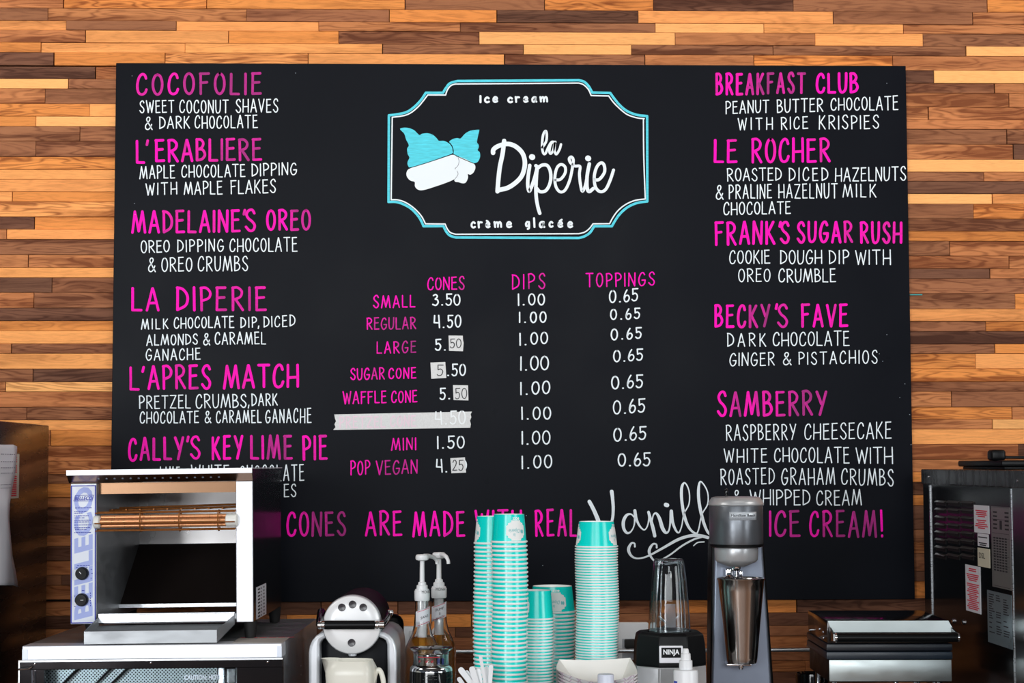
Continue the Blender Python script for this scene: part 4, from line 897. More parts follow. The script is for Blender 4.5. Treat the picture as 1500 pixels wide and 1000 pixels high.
for px_, py_ in ((500.7, 889.3), (516.4, 885), (532, 889.3), (515, 941)):
    q = f.p(px_, py_, -.018); r = 5.5/k_
    MB().lathe([(r, -.016), (r, -.0195), (r*.9, -.0203), (r*.35, -.0196), (0, -.0194)], (q.x, 0, q.z), 24, ax='y').build('button', mat('dark_button', (52, 50, 56), .3), fc)
yh = -.045; zh = Z(915, yh)
hd = MB().lathe([(6.2/k_, X(476, yh)), (6.4/k_, X(478, yh)), (6.4/k_, X(547, yh)), (6.2/k_, X(549, yh))], (0, yh, zh), 20, ax='x').build('handle_bar', matte_black, cm)
mb = MB()
for a_, b_ in ((465, 476), (549, 563)):
    mb.lathe([(.004, X(a_, yh)), (5.5/k_, X(a_+1.5, yh)), (5.9/k_, X(a_+5, yh)), (5.0/k_, X(a_+6, yh)), (5.9/k_, X(a_+7, yh)), (5.9/k_, X(b_, yh))], (0, yh, zh), 20, ax='x')
q = f.p(572, 897, .02); mb.lathe([(.001, q.x-.006), (.006, q.x-.005), (.006, q.x+.003), (.001, q.x+.005)], (0, .03, q.z), 16, ax='x')
mb.build('handle_cap', chrome, hd)
ptl, ptr = f.p(478, 896, .05), f.p(571, 897, .05)
MB().tube([(X(467, yh), yh, zh), (X(467, yh)-.001, -.02, zh+.006), (X(471, .05), .05, ptl.z)], [.005, .007, .008], 12).tube([(X(561, yh), yh, zh), (X(566, -.02), -.01, zh+.008), (X(570, .04), .045, ptr.z)], [.005, .006, .007], 12).build('handle_arm', black_gl, hd)
q = f.p(516, 958, .0); MB().lathe([(.006, Z(961)), (.008, Z(959.5)), (.008, Z(957)), (.006, Z(955)), (.004, cz_-R_+.004)], (q.x, .004, 0), 20).build('spout', silver_pl, cm)
# milk jug
f2 = Fr(516, -.72, RZ-.12, 0, COUNTER+.0555)
jg = f2.root('milk_jug', 'small cream ceramic milk jug with angular body under the coffee machine spout', 'jug')
def ring(hx_, hy_, z, r_=.25):
    return [(hx_*(1 if a in (0, 3) else -1)*1.0, 0, z) for a in range(4)]
def sq(hx_, hy_, z, n=8, pw=4.5, cx=0, lip=0):
    o = []
    for i in range(32):
        a = 2*math.pi*i/32; c, s_ = math.cos(a), math.sin(a)
        x = hx_*abs(c)**(2/pw)*(1 if c >= 0 else -1); y = hy_*abs(s_)**(2/pw)*(1 if s_ >= 0 else -1)
        if lip and c < -.55: x -= lip*((-c-.55)/.45)**1.5*(1-min(1, abs(y)/hy_)*.95)
        o.append((x+cx, y, z+(lip*.12*((-c-.55)/.45) if lip and c < -.55 else 0)))
    return o
jh = f2.Z(966); wj = 35/f2.k
rings = [sq(wj*.72, wj*.68, .000), sq(wj*.82, wj*.75, .004), sq(wj*.9, wj*.82, jh*.45), sq(wj*1.0, wj*.9, jh*.84), sq(wj*1.0, wj*.9, jh*.90, pw=4), sq(wj*.9, wj*.8, jh*.965, pw=3.5, lip=.003), sq(wj*.86, wj*.72, jh*1.0, pw=3, lip=.021), sq(wj*.82, wj*.68, jh*.99, pw=3, lip=.020), sq(wj*.8, wj*.65, jh*.6), sq(wj*.7, wj*.6, .01)]
vs = [p for r in rings for p in r]; fs = []
for j in range(len(rings)-1):
    for i in range(32): fs.append((j*32+i, j*32+(i+1) % 32, (j+1)*32+(i+1) % 32, (j+1)*32+i))
fs += [tuple(range(31, -1, -1)), tuple((len(rings)-1)*32+i for i in range(32))]
MB().add(vs, fs).build('body', cream, jg, ang=50)
hp = [(wj*.86, 0, jh*.70), (wj*1.03, 0, jh*.86), (wj*1.2, 0, jh*.88), (wj*1.34, 0, jh*.76), (wj*1.36, 0, jh*.55), (wj*1.2, 0, jh*.34), (wj*.88, 0, jh*.26)]
hp = [Vector(p) for p in catmull(hp, 5)]; MB().tube(hp, .0048, 12).build('handle', cream, jg)

# ------------------------------------------------------------------ syrup bottles with pumps
amber = mat('amber_syrup', (226, 150, 40), .05, trans=.7, ior=1.35)
amber.node_tree.nodes['Principled BSDF'].inputs['Base Color'].default_value = (*lin((232, 150, 30)), 1)
def bottle(px0, y, sh, cap_py, head_py, ang, label, txt, tag_py, tx):
    f = Fr(px0, y, 0); Z = lambda py: f.Z(py); k_ = f.k; R = lambda p: p/k_
    b = f.root('syrup_bottle', label, 'bottle', None); o = cap_py-878
    zt = Z(878+o)
    outer = [(R(0), .001), (R(23), .001), (R(25), .006), (R(25), Z(953+o)), (R(24), Z(947+o)), (R(20), Z(938+o)), (R(15), Z(928+o)), (R(12), Z(915+o)), (R(10.8), Z(900+o)), (R(10.3), zt)]
    inner = [(r-.0016, z) for r, z in reversed(outer[2:])]+[(R(22), .006), (0, .006)]
    MB().lathe(outer+inner, (0, 0, 0), 36, caps=False).build('glass_body', glass, b, ang=60)
    lv = Z(933+o); liq = [(0, .0065), (R(22), .0065), (R(25)-.0018, .010), (R(25)-.0018, Z(953+o)), (R(24)-.0018, Z(947+o)), (R(20)-.0018, Z(938+o)), (R(17)-.0018, lv), (0, lv)]
    MB().lathe(liq, (0, 0, 0), 36, caps=False).build('syrup', amber, b, ang=60)
    MB().lathe([(R(3.2), .03), (R(3.2), Z(937+o)), (R(6.6), Z(936+o)), (R(6.6), zt-.0005)], (0, 0, 0), 20).build('pump_tube', white_pl, b)
    pc = MB().lathe([(R(10.2), zt-.002), (R(11), zt), (R(11.2), Z(872+o)), (R(11.2), Z(865+o)), (R(10.2), Z(864+o)), (R(10.2), Z(862.5+o)), (R(8.3), Z(862+o)), (R(8), Z(857+o)), (R(5.8), Z(856+o)), (R(5.6), Z(852.5+o)), (R(3.6), Z(851.5+o)), (R(3.3), Z(head_py+8)), (R(3.3), Z(head_py))], (0, 0, 0), 32).build('pump', white_pl, b, ang=30)
    text_on('MONIN', 'lettering', ink_blk, pc, -.004 if ang > 0 else .002, Z(866+o), 0, R(15), R(4.2), mapf=lambda x, z: (R(11.4)*math.sin((x)/R(11.4)+tx), -R(11.4)*math.cos((x)/R(11.4)+tx), z), bold=.0)
    hz = Z(head_py)
    MB().lathe([(R(5.5), hz-R(3)), (R(9), hz-R(1.5)), (R(9.8), hz+R(1)), (R(9.2), hz+R(5)), (R(7.5), hz+R(6.2)), (0, hz+R(6.6))], (0, 0, 0), 28).build('pump_head', white_pl, pc)
    c, s_ = math.cos(ang), math.sin(ang); pts = [(R(4)*c, R(4)*s_, hz+R(3.5)), (R(16)*c, R(16)*s_, hz+R(3)), (R(26)*c, R(26)*s_, hz+R(1)), (R(33)*c, R(33)*s_, hz-R(4)), (R(34.5)*c, R(34.5)*s_, hz-R(9))]
    MB().tube([Vector(p) for p in catmull(pts, 4)], [R(3.4)]*5+[R(3)]*5+[R(2.6)]*7, 12).build('pump_nozzle', white_pl, pc)
    # slanted paper tag round the neck
    vs = []; t0, t1 = tag_py
    for i in range(9):
        a = -1.15+tx*.3+2.3*i/8; r = R(11.6)
        sl = R(4)*(1-2*i/8)*(-1)
        for zz_ in (Z(t1), Z(t0)): vs.append((r*math.sin(a), -r*math.cos(a), zz_+sl))
    lab = MB().add(vs, [(2*i, 2*i+2, 2*i+3, 2*i+1) for i in range(8)]).build('neck_label', paper_w, b, ang=80)
    zc = (Z(t0)+Z(t1))/2
    mp_ = lambda x, z: (R(11.9)*math.sin(x/R(11.9)+tx*.3), -R(11.9)*math.cos(x/R(11.9)+tx*.3), z+x*.32)
    mb = MB()
    for i_, tt in enumerate(txt): text_on(tt, '', None, None, R(1), zc+R(3.6)-R(6.2)*i_ if len(txt) > 1 else zc, 0, R(12) if len(tt) > 1 else R(2), R(3.8), mb=mb, mapf=mp_)
    mb.build('lettering', ink_blk, lab, smooth=False)
    mb = MB()
    for zz_ in (Z(t0)-R(1.6), Z(t1)+R(1.6)):
        for i in range(8): mb.add([mp_(-R(10)+R(20)*i/8, zz_), mp_(-R(10)+R(20)*(i+1)/8, zz_), mp_(-R(10)+R(20)*(i+1)/8, zz_+R(.7)), mp_(-R(10)+R(20)*i/8, zz_+R(.7))], [(0, 1, 2, 3)])
    mb.build('red_lines', ink_red, lab, smooth=False)
bottle(618.5, -.55, 0, 878, 818, .9, 'left syrup bottle with white pump, shorter neck tag, beside the coffee machine', ['SANS'], (891, 914), .9)
bottle(643, -.46, 0, 874, 815, -1.15, 'right syrup bottle with white pump and red-lined neck tag, behind the frother jar', ['PUMP', '&', 'POCKET'], (884, 906), .15)

# ------------------------------------------------------------------ milk frother jar
f = Fr(632, -.66, 0); k_ = f.k; R = lambda p: p/k_; Z = lambda py: f.Z(py)
fj = f.root('milk_frother', 'black ribbed milk frother with clear glass lid in front of the syrup bottles', 'frother')
MB().lathe([(0, 0), (R(30), 0), (R(31.5), .004), (R(31.5), Z(985)), (R(31), Z(982)), (R(27), Z(980.5)), (0, Z(980.5))], (0, 0, 0), 48).build('body', black_gl, fj)
MB().lathe([(R(31.2), Z(981.5)), (R(30.6), Z(977)), (R(28), Z(974)), (R(27.5), Z(973.5)), (R(26), Z(974)), (R(26), Z(981))], (0, 0, 0), 48, caps=False).build('steel_ring', chrome, fj)
MB().lathe([(R(27.5), Z(975)), (R(26), Z(968)), (R(26), Z(958)), (R(27.5), Z(953)), (R(31), Z(950)), (R(31), Z(948)), (R(28), Z(947)), (R(14), Z(946.2)), (0, Z(946)), (0, Z(947.4)), (R(26), Z(949)), (R(25.2), Z(954)), (R(24.6), Z(960)), (R(24.6), Z(975))], (0, 0, 0), 48, caps=False).build('lid', clear_pl, fj, ang=60)
MB().lathe([(R(23.5), Z(980)), (R(24), Z(978)), (R(24), Z(957)), (R(23.5), Z(956.5)), (R(23.5), Z(977))], (0, 0, 0), 48, caps=False).build('inner_cup', mirror_steel, fj)
mb = MB()
for j, py in enumerate((987, 991.5, 996.5, 1001.5)):
    for i in range(9):
        a = -.35+.075*i
        if (i*7+j*3) % 5 == 0: continue
        p_ = (R(31.7)*math.sin(a), -R(31.7)*math.cos(a), Z(py)); mb.lathe([(.0012, -.0002), (.0008, .0003)], p_, 8)
mb.build('raised_dots', steel, fj)
mb = MB()
for i, (c0, c1) in enumerate(((-.75, -.5), (-.4, -.1), (.1, .3), (.45, .75))):
    pass
for a0, a1, za, zb_, m2 in ((-.8, .5, 959.5, 960.2, ink_red),):
    vs = []
    for i in range(17):
        a = a0+(a1-a0)*i/16
        for z_ in (Z(zb_), Z(za)): vs.append((R(26.3)*math.sin(a), -R(26.3)*math.cos(a), z_))
    mb.add(vs, [(2*i, 2*i+2, 2*i+3, 2*i+1) for i in range(16)])
for a in (-.75, -.3, .0):
    for dz in (0, 1.5): mb.add([(R(26.3)*math.sin(a+d), -R(26.3)*math.cos(a+d), Z(z_)) for d, z_ in ((0, 966+dz), (.13, 965.2+dz), (.13, 964.5+dz), (0, 965.3+dz))], [(0, 1, 2, 3)])
mb.build('red_marks', ink_red, fj, smooth=False)
mb = MB()
for a in (.35, .62): mb.add([(R(26.3)*math.sin(a+d), -R(26.3)*math.cos(a+d), Z(z_)) for d, z_ in ((0, 971), (.16, 971), (.16, 962), (0, 962))], [(0, 1, 2, 3)])
mb.build('blue_marks', mat('navy_print', (30, 38, 96), .5), fj, smooth=False)
# ------------------------------------------------------------------ white stirring sticks in a holder
f = Fr(696, -.74, 0); k_ = f.k
hl = f.root('stick_holder', 'white round holder with a bundle of plastic sticks, left of the cup stacks', 'holder')
MB().lathe([(.024, 0), (.026, .003), (.031, .118), (.0295, .118), (.0245, .005), (0, .005)], (0, 0, 0), 32, caps=False).build('cup', white_pl, hl, ang=50)
sticks = [(673, 976, 690, 1000, 8.5, 0, 'leftmost broad'), (671, 990, 684, 1010, 6.5, -.012, 'lowest, outermost left'), (682, 980, 694, 1004, 7.5, .006, 'second broad, square ended'), (690.5, 974, 699, 1004, 9, -.004, 'third broad'),
          (700, 977, 703, 1004, 9, .004, 'middle broad'), (703.5, 957.5, 711, 1004, 5, -.014, 'tallest narrow'), (712.5, 973.5, 711, 1004, 8, .008, 'second from the right'), (719.5, 971, 717.5, 1004, 6.5, -.002, 'rightmost')]
for i, (xa, ya, xb, yb, wd, dy, which) in enumerate(sticks):
    a, b = at(xa, ya+2, -.74+dy), at(xb, yb, -.74+dy*.6); d = (b-a); d.normalize(); L_ = .155
    o = bpy.data.objects.new('plastic_stick', None)
    nx = Vector((-d.z, 0, d.x)); nx.normalize(); hw = wd/2/k_; y_ = Vector((0, .0009, 0)); vs = []; prof = [(0, .35), (.15, .62), (.45, .86), (1.0, 1), (3, .96)]
    pts = [(t*hw, w_) for t, w_ in prof]+[(L_, .62)]
    for t, w_ in pts:
        c = a+d*t
        for sx_ in (-1, 1):
            for sy_ in (-1, 1): vs.append(c+nx*hw*w_*sx_+y_*sy_)
    n_ = len(pts); fs = [(0, 1, 3, 2), ((n_-1)*4, (n_-1)*4+2, (n_-1)*4+3, (n_-1)*4+1)]
    for j in range(n_-1):
        q = j*4; fs += [(q, q+2, q+6, q+4), (q+1, q+5, q+7, q+3), (q, q+4, q+5, q+1), (q+2, q+3, q+7, q+6)]
    tag(MB().add([v for v in vs], fs).build('plastic_stick', white_pl, ang=40), f'white plastic stick in the holder by the cups, {which} of the bundle', 'stick', 'white sticks in the holder')

# ------------------------------------------------------------------ stacks of paper cups
def cup_mesh(rr, rb, h, sp_):
    t = .0007
    prof = [(rr, 0), (rb, h), (rb-.0012, h), (rb-.0022, h-.005), (0, h-.005)]
    me_b = MB().lathe(prof, (0, 0, 0), 40, caps=False).build('paper_cup', teal, ang=30)
    q = min(1, sp_/.0068); me_r = MB().lathe([(rr-.0006, .0), (rr+.0008, -.0004), (rr+.0019, .0008*q), (rr+.0020, .0026*q), (rr+.0009, .0036*q), (rr-.0006, .0034*q)], (0, 0, 0), 40, caps=False).build('rim', rim_w)
    me_w = MB().lathe([(rb-.0022, h-.005), (rb-.0012, h+.0001), (rb-.0002, h+.0003), (0, h-.0048)], (0, 0, 0), 40, caps=False)
    m2 = MB().lathe([(rb-.0001, h+.00015), (rb-.0012, h+.0004), (rb-.0024, h-.0048), (0, h-.0047)], (0, 0, 0), 40, caps=False).build('base', rim_w)
    out = (me_b.data, me_r.data, m2.data)
    for o in (me_b, me_r, m2): bpy.data.objects.remove(o)
    return out
def cup_logo(o, rr, rb, h, ang, half, sc_=1.0):
    """white plaque with small teal print, upside down like the cup"""
    R = lambda z: rr+(rb-rr)*z/h
    def mp_(u, z, e=.00035): r = R(z)+e; a = ang+u/R(h*.4); return (r*math.sin(a), -r*math.cos(a), z)
    zc, hh = h*.44, h*.36; hw = R(h*.4)*half
    shape = [(-1, .45), (-.85, .55), (-.8, .8), (-.55, .86), (-.45, 1), (.45, 1), (.55, .86), (.8, .8), (.85, .55), (1, .45), (1, -.45), (.85, -.55), (.8, -.8), (.55, -.86), (.45, -1), (-.45, -1), (-.55, -.86), (-.8, -.8), (-.85, -.55), (-1, -.45)]
    def half_w(v):
        v = abs(v); return 1 if v <= .45 else (.9-(v-.45)*.2 if v < .55 else (.82 if v < .82 else .5))
    vs = []; fs = []; rows = [-1, -.9, -.82, -.7, -.55, -.45, -.2, 0, .2, .45, .55, .7, .82, .9, 1]
    for v in rows:
        w_ = half_w(v)*hw
        for i in range(13): vs.append(mp_(-w_+2*w_*i/12, zc+v*hh))
    for j in range(len(rows)-1):
        for i in range(12): fs.append((j*13+i, j*13+i+1, (j+1)*13+i+1, (j+1)*13+i))
    lg = MB().add(vs, fs).build('logo_plaque', mat('plaque_white', (240, 243, 242), .5), o, ang=80)
    mb = MB(); fl_ = lambda x, z: mp_(-x, 2*zc-z, .0007)
    text_on('la', '', None, None, hw*.2, zc+hh*.45, 0, hw*.2, hh*.3, mb=mb, mapf=fl_, shear=.2)
    text_on('Diperie', '', None, None, hw*.2, zc-hh*.02, 0, hw*1.1, hh*.48, mb=mb, mapf=fl_, shear=.2)
    for (u, v, a_) in ((-.55, .1, 0), (-.72, .12, 0)):
        pts = [(u+.09*math.cos(t), v+.2*math.sin(t)) for t in [2*math.pi*i/10 for i in range(10)]]
        mb.add([fl_(hw*x, zc+hh*z) for x, z in pts], [tuple(range(10))])
    mb.build('lettering', mat('faded_teal_print', (120, 200, 204), .5), lg, smooth=False)
    mb = MB(); text_on('8OZ', '', None, None, 0, h*.86, 0, hw*.75, h*.085, mb=mb, mapf=lambda x, z: mp_(-x, 2*h*.86-z, .0005), bold=.04); mb.build('size_print', rim_w, o, smooth=False)
ORD = lambda n: 'topmost' if n == 0 else f'{n+1}{"st" if (n+1)%10==1 and n+1!=11 else "nd" if (n+1)%10==2 and n+1!=12 else "rd" if (n+1)%10==3 and n+1!=13 else "th"} from the top'
def stack(px0, y, top_rim_py, rr, rb, h, sp, name, logos, seed):
    p_ = at(px0, 900, y); z_top = at(px0, top_rim_py, y).z; n = int(round((z_top-COUNTER-.002)/sp)); sp = (z_top-COUNTER-.001)/n
    ms = cup_mesh(rr, rb, h, sp); rq = random.Random(seed); ph = rq.uniform(0, 6)
    for i in range(n+1):
        z = z_top-i*sp; t = i/n
        dx = .0011*math.sin(i*.19+ph)+rq.uniform(-.0002, .0002); dy = .0008*math.cos(i*.15+ph)
        o = bpy.data.objects.new('paper_cup', ms[0]); C.objects.link(o); o.location = (p_.x+dx, y+dy, z)
        tag(o, f'upturned teal paper cup, {ORD(i)} of the {name}', 'cup', f'teal cups in the {name}')
        r = bpy.data.objects.new('rim', ms[1]); C.objects.link(r); r.parent = o
        if i == 0:
            b = bpy.data.objects.new('base', ms[2]); C.objects.link(b); b.parent = o
            for a, hf in logos: cup_logo(o, rr, rb, h, a, hf)
stack(719.5, -.575, 796, .0333, .0287, .0535, .0080, 'tall back-left stack', [(-1.35, .55)], 1)
stack(746.3, -.66, 794, .0335, .0292, .0535, .0083, 'tall front-left stack', [(.42, .62)], 2)
stack(785, -.575, 906, .0333, .0285, .0555, .0061, 'short narrow stack', [(-1.0, .5)], 3)
stack(808.5, -.47, 896, .0455, .0395, .052, .0072, 'short wide stack', [(.12, .5)], 4)
stack(874.7, -.6, 800.5, .0405, .0340, .049, .00515, 'tall right-hand stack', [(1.12, .5), (-1.5, .5)], 5)

# ------------------------------------------------------------------ paper food trays
plaid = mat('plaid_paper', (238, 238, 240), .6)
_pt = N(plaid, 'ShaderNodeTexCoord'); _b = plaid.node_tree.nodes['Principled BSDF']; mxs = []
for k, rot in enumerate((.75, -.75)):
    mp = N(plaid, 'ShaderNodeMapping'); mp.inputs['Rotation'].default_value = (0, rot, 0); wv = N(plaid, 'ShaderNodeTexWave'); wv.inputs['Scale'].default_value = 20; wv.bands_direction = 'X'
    mt = N(plaid, 'ShaderNodeMath', operation='GREATER_THAN'); mt.inputs[1].default_value = .95
    L(plaid, _pt.outputs['Object'], mp.inputs[0]); L(plaid, mp.outputs[0], wv.inputs['Vector']); L(plaid, wv.outputs['Fac'], mt.inputs[0]); mxs.append(mt)
_mx = N(plaid, 'ShaderNodeMath', operation='MAXIMUM'); L(plaid, mxs[0].outputs[0], _mx.inputs[0]); L(plaid, mxs[1].outputs[0], _mx.inputs[1])
_c = N(plaid, 'ShaderNodeMix', data_type='RGBA'); _c.inputs[6].default_value = (*lin((240, 240, 242)), 1); _c.inputs[7].default_value = (*lin((214, 196, 212)), 1)
L(plaid, _mx.outputs[0], _c.inputs[0]); L(plaid, _c.outputs[2], _b.inputs['Base Color'])
cardw = mat('tray_white', (242, 241, 236), .6)
f = Fr(874, -.77, -.10); k_ = f.k
TH = .05
def tray_shell(off, z0):
    """rim polyline sagging between raised corners, walls down to a smaller floor"""
    A = [(-.072+off, -.055+off), (.074-off, -.060+off), (.060-off, .055-off), (-.074+off, .048-off)]; cz = [.041, .037, .053, .050]
    B = [(-.036+off, -.032+off), (.042-off, -.032+off), (.038-off, .030-off), (-.036+off, .030-off)]
    rim = []; base = []
    for i in range(4):
        a, b = A[i], A[(i+1) % 4]; c, d = B[i], B[(i+1) % 4]; sag = (.018, .004, .003, .004)[i]
        for t in [j/8 for j in range(8)]:
            bow = .004*math.sin(math.pi*t); nx_, ny_ = (0, -1) if i == 0 else (1, 0) if i == 1 else (0, 1) if i == 2 else (-1, 0)
            s_ = -sag*math.sin(math.pi*t)
            rim.append((a[0]+(b[0]-a[0])*t+nx_*bow, a[1]+(b[1]-a[1])*t+ny_*bow, z0+cz[i]+(cz[(i+1) % 4]-cz[i])*t+s_)); base.append((c[0]+(d[0]-c[0])*t, c[1]+(d[1]-c[1])*t, z0+.001))
    return rim, base
rimz = f.Z(970); 
NT = 5
for i in range(NT):
    zz_ = rimz-.05-i*.006
    r_ = empty('food_tray', f.M @ Vector((0, 0, zz_)), f'plaid paper food tray, {ORD(i)} of the pile before the cups', 'food tray', 'paper food trays', f.rz)
    ro, bo = tray_shell(0, 0); ri, bi = tray_shell(.0006, .0004); n_ = len(ro)
    MB().add(ro+bo, [(j, (j+1) % n_, n_+(j+1) % n_, n_+j) for j in range(n_)]+[tuple(range(n_, 2*n_))]).build('outer_wall', plaid, r_, ang=50)
    MB().add(ri+bi, [(j, (j+1) % n_, n_+(j+1) % n_, n_+j) for j in range(n_)]+[tuple(range(n_, 2*n_))]).build('inner_wall', cardw, r_, ang=50)
bxz = rimz-.05-(NT-1)*.006-.0005
tag(MB().box(-.05, .055, -.035, .035, 0, bxz, .002).build('tray_carton', cardw), 'plain white carton the food trays are piled on', 'carton').matrix_world = f.M
# white squeeze bottle cap just peeping in
f = Fr(885.5, -.86, 0); k_ = f.k
wb = f.root('white_bottle', 'white bottle with plain domed cap in front of the food trays', 'bottle')
MB().lathe([(.022, 0), (.024, .003), (.024, .10), (.016, .118), (.015, .12)], (0, 0, 0), 32).build('body', white_pl, wb)
MB().lathe([(12/k_, .119), (12.4/k_, .122), (11.9/k_, f.Z(989)), (11/k_, f.Z(987)), (0, f.Z(986))], (0, 0, 0), 32).build('cap', mat('cap_white', (222, 228, 244), .4), wb)

# ------------------------------------------------------------------ wall outlets
def outlet(px0, py0, px1, py1, label, plug):
    a, b = at(px0, py0, -.002), at(px1, py1, -.002); g = empty('wall_outlet', ((a.x+b.x)/2, 0, (a.z+b.z)/2), label, 'outlet'); w_, h_ = (b.x-a.x)/2, (a.z-b.z)/2
    MB().box(-w_, w_, -.008, PB-.0015, -h_, h_, .003, 3).build('plate', noise_rough(mat('outlet_white', (222, 224, 228), .45), .4, .5), g)
    if plug:
        MB().box(-w_*.6, w_*.62, -.0098, -.007, -h_*.9, h_*.15, .001).build('socket_face', mat('socket_grey', (170, 174, 182), .5), g)
        MB().box(-.018, .006, -.034, -.0095, -.014, .006, .003).box(.0, .026, -.03, -.012, -.02, -.006, .003).build('plug', rubber, g)
        MB().tube(catmull([(.02, -.02, -.016), (.03, -.03, -.04), (.03, -.05, -.12), (.02, -.03, g.location.z*-1+.93)], 5), .0035, 8).build('cord', rubber, g)
    else: MB().box(-w_*.5, w_*.5, -.0095, -.007, -h_*.6, h_*.6, .001).build('socket_face', mat('socket_white', (205, 205, 208), .5), g)
outlet(590, 917, 628, 948, 'white wall outlet half hidden behind the coffee machine and syrup bottle', False)
outlet(901, 911.5, 950, 966, 'white wall outlet with black plug between right cup stack and blender', True)

# ------------------------------------------------------------------ single-serve blender
f = Fr(978.5, -.62, 0); k_ = f.k; R = lambda p: p/k_; Z = lambda py: f.Z(py)
bl = f.root('blender', 'black and silver personal blender with clear cup, left of the drink mixer', 'blender')
mb = MB().lathe([(R(58), 0), (R(58), .012), (R(54.5), Z(974)), (R(54.5), Z(972))], (0, 0, 0), 8)
def rot8(mb_): mb_.v = [(x*math.cos(math.pi/8)-y*math.sin(math.pi/8), x*math.sin(math.pi/8)+y*math.cos(math.pi/8), z) for x, y, z in mb_.v]; return mb_
o = rot8(mb).build('base', sil_grey, bl, ang=20); bv = o.modifiers.new('b', 'BEVEL'); bv.width = .004; bv.segments = 3; bv.limit_method = 'ANGLE'; bv.angle_limit = .4
o = rot8(MB().lathe([(R(54), Z(972.5)), (R(55), Z(970)), (R(53.5), Z(940)), (R(51), Z(927)), (R(45), Z(923.5)), (R(34), Z(923.5)), (R(33), Z(928)), (0, Z(928))], (0, 0, 0), 8)).build('collar', black_pl, bl, ang=20); bv = o.modifiers.new('b', 'BEVEL'); bv.width = .004; bv.segments = 3; bv.limit_method = 'ANGLE'; bv.angle_limit = .4
cupm = [(R(31), Z(932)), (R(31), Z(925)), (R(30), Z(905)), (R(28.5), Z(880)), (R(26), Z(850)), (R(23.5), Z(828)), (R(22), Z(821)), (R(20.5), Z(818.5)), (R(17), Z(818)), (0, Z(818))]
cin = [(max(r-.0016, 0), z-(.0016 if r < R(21) else 0)) for r, z in reversed(cupm)]
cp = MB().lathe(cupm+cin, (0, 0, 0), 40, caps=False).build('clear_cup', clear_pl, bl, ang=60)
mb = MB()
for a in (-2.3, -.78, -.55, .5, .72, 2.2):
    mb.tube([((r+.0004)*math.sin(a), -(r+.0004)*math.cos(a), z) for r, z in cupm[1:7]], .0013, 8)
mb.build('cup_ridge', clear_pl, cp)
MB().lathe([(0, Z(925)), (R(29), Z(925)), (R(29), Z(921)), (R(12), Z(919)), (R(5), Z(914)), (0, Z(912))], (0, 0, 0), 28, caps=False).build('blade_seat', mat('seat_grey', (120, 122, 124), .3, .5), bl)
mb = MB()
for a, e in ((.2, 1), (2.2, .5), (3.4, 1), (5.3, .6)):
    c, s_ = math.cos(a), math.sin(a); mb.hexa([(0, 0, Z(915)), (R(14)*c, R(14)*s_, Z(915-12*e)), (R(15)*c-.002, R(15)*s_+.003, Z(915-12*e)), (-.003, .003, Z(915)), (0, 0, Z(914)), (R(14)*c, R(14)*s_, Z(914-12*e)), (R(15)*c-.002, R(15)*s_+.003, Z(914-12*e)), (-.003, .003, Z(914))])
mb.build('blade', steel, bl, smooth=False)
MB().lathe([(R(8), Z(905)), (R(8), Z(884))], (0, .02, 0), 16, caps=False).build('frosted_strip', mat('frosted', (190, 192, 198), .5, alpha=None), cp) if False else None
vs = []
for i in range(7):
    a = -.02+.04*i*0+(i-3)*.085
    for z_, r in ((Z(916), R(30.1)), (Z(882), R(28.6))): vs.append((r*math.sin(a)-.001, -r*math.cos(a), z_))
fr_m = mat('frosted_print', (178, 180, 186), .6); fr_m.node_tree.nodes['Principled BSDF'].inputs['Alpha'].default_value = .45
MB().add(vs, [(2*i, 2*i+2, 2*i+3, 2*i+1) for i in range(6)]).build('measure_strip', fr_m, cp, ang=80)
apo = R(54)*math.cos(math.pi/8)+.0006
bd = MB().box(-R(20.5), R(13.5), -apo-.0022, -apo+.004, Z(965.5), Z(940.5), .002, 3).build('badge', mat('badge_white', (240, 240, 246), .4), bl)
MB().box(-R(17.5), R(10.7), -apo-.0028, -apo-.0018, Z(957.5), Z(943)).build('badge_plate', black_pl, bd, smooth=False)
text_on('NINJA', 'lettering', white_pl, bd, -R(3.3), Z(950.3), -apo-.0031, R(23), R(9.5), bold=.03)

# ------------------------------------------------------------------ white pump bottle
f = Fr(1002, -.80, 0); k_ = f.k; R = lambda p: p/k_; Z = lambda py: f.Z(py)
pb = f.root('pump_bottle', 'small white bottle with stepped nozzle in front of the blender', 'bottle')
MB().lathe([(0, 0), (R(17), 0), (R(18), .003), (R(18), Z(984)), (R(17), Z(980.5)), (R(10), Z(979.5)), (0, Z(979.5))], (0, 0, 0), 36, caps=False).build('body', white_pl, pb)
MB().lathe([(R(9.8), Z(980)), (R(9.6), Z(967)), (R(7.4), Z(966)), (R(7), Z(957)), (R(5.2), Z(956)), (R(4.2), Z(951)), (R(3.6), Z(949.6)), (0, Z(949.3))], (0, 0, 0), 28).build('nozzle', white_pl, pb, ang=30)
vs = []
for i in range(5):
    a = -1.4+.13*i
    for z_ in (.05, Z(996)): vs.append((R(18.2)*math.sin(a), -R(18.2)*math.cos(a), z_))
MB().add(vs, [(2*i, 2*i+2, 2*i+3, 2*i+1) for i in range(4)]).build('blue_label', mat('label_blue', (70, 90, 190), .5), pb, ang=80)

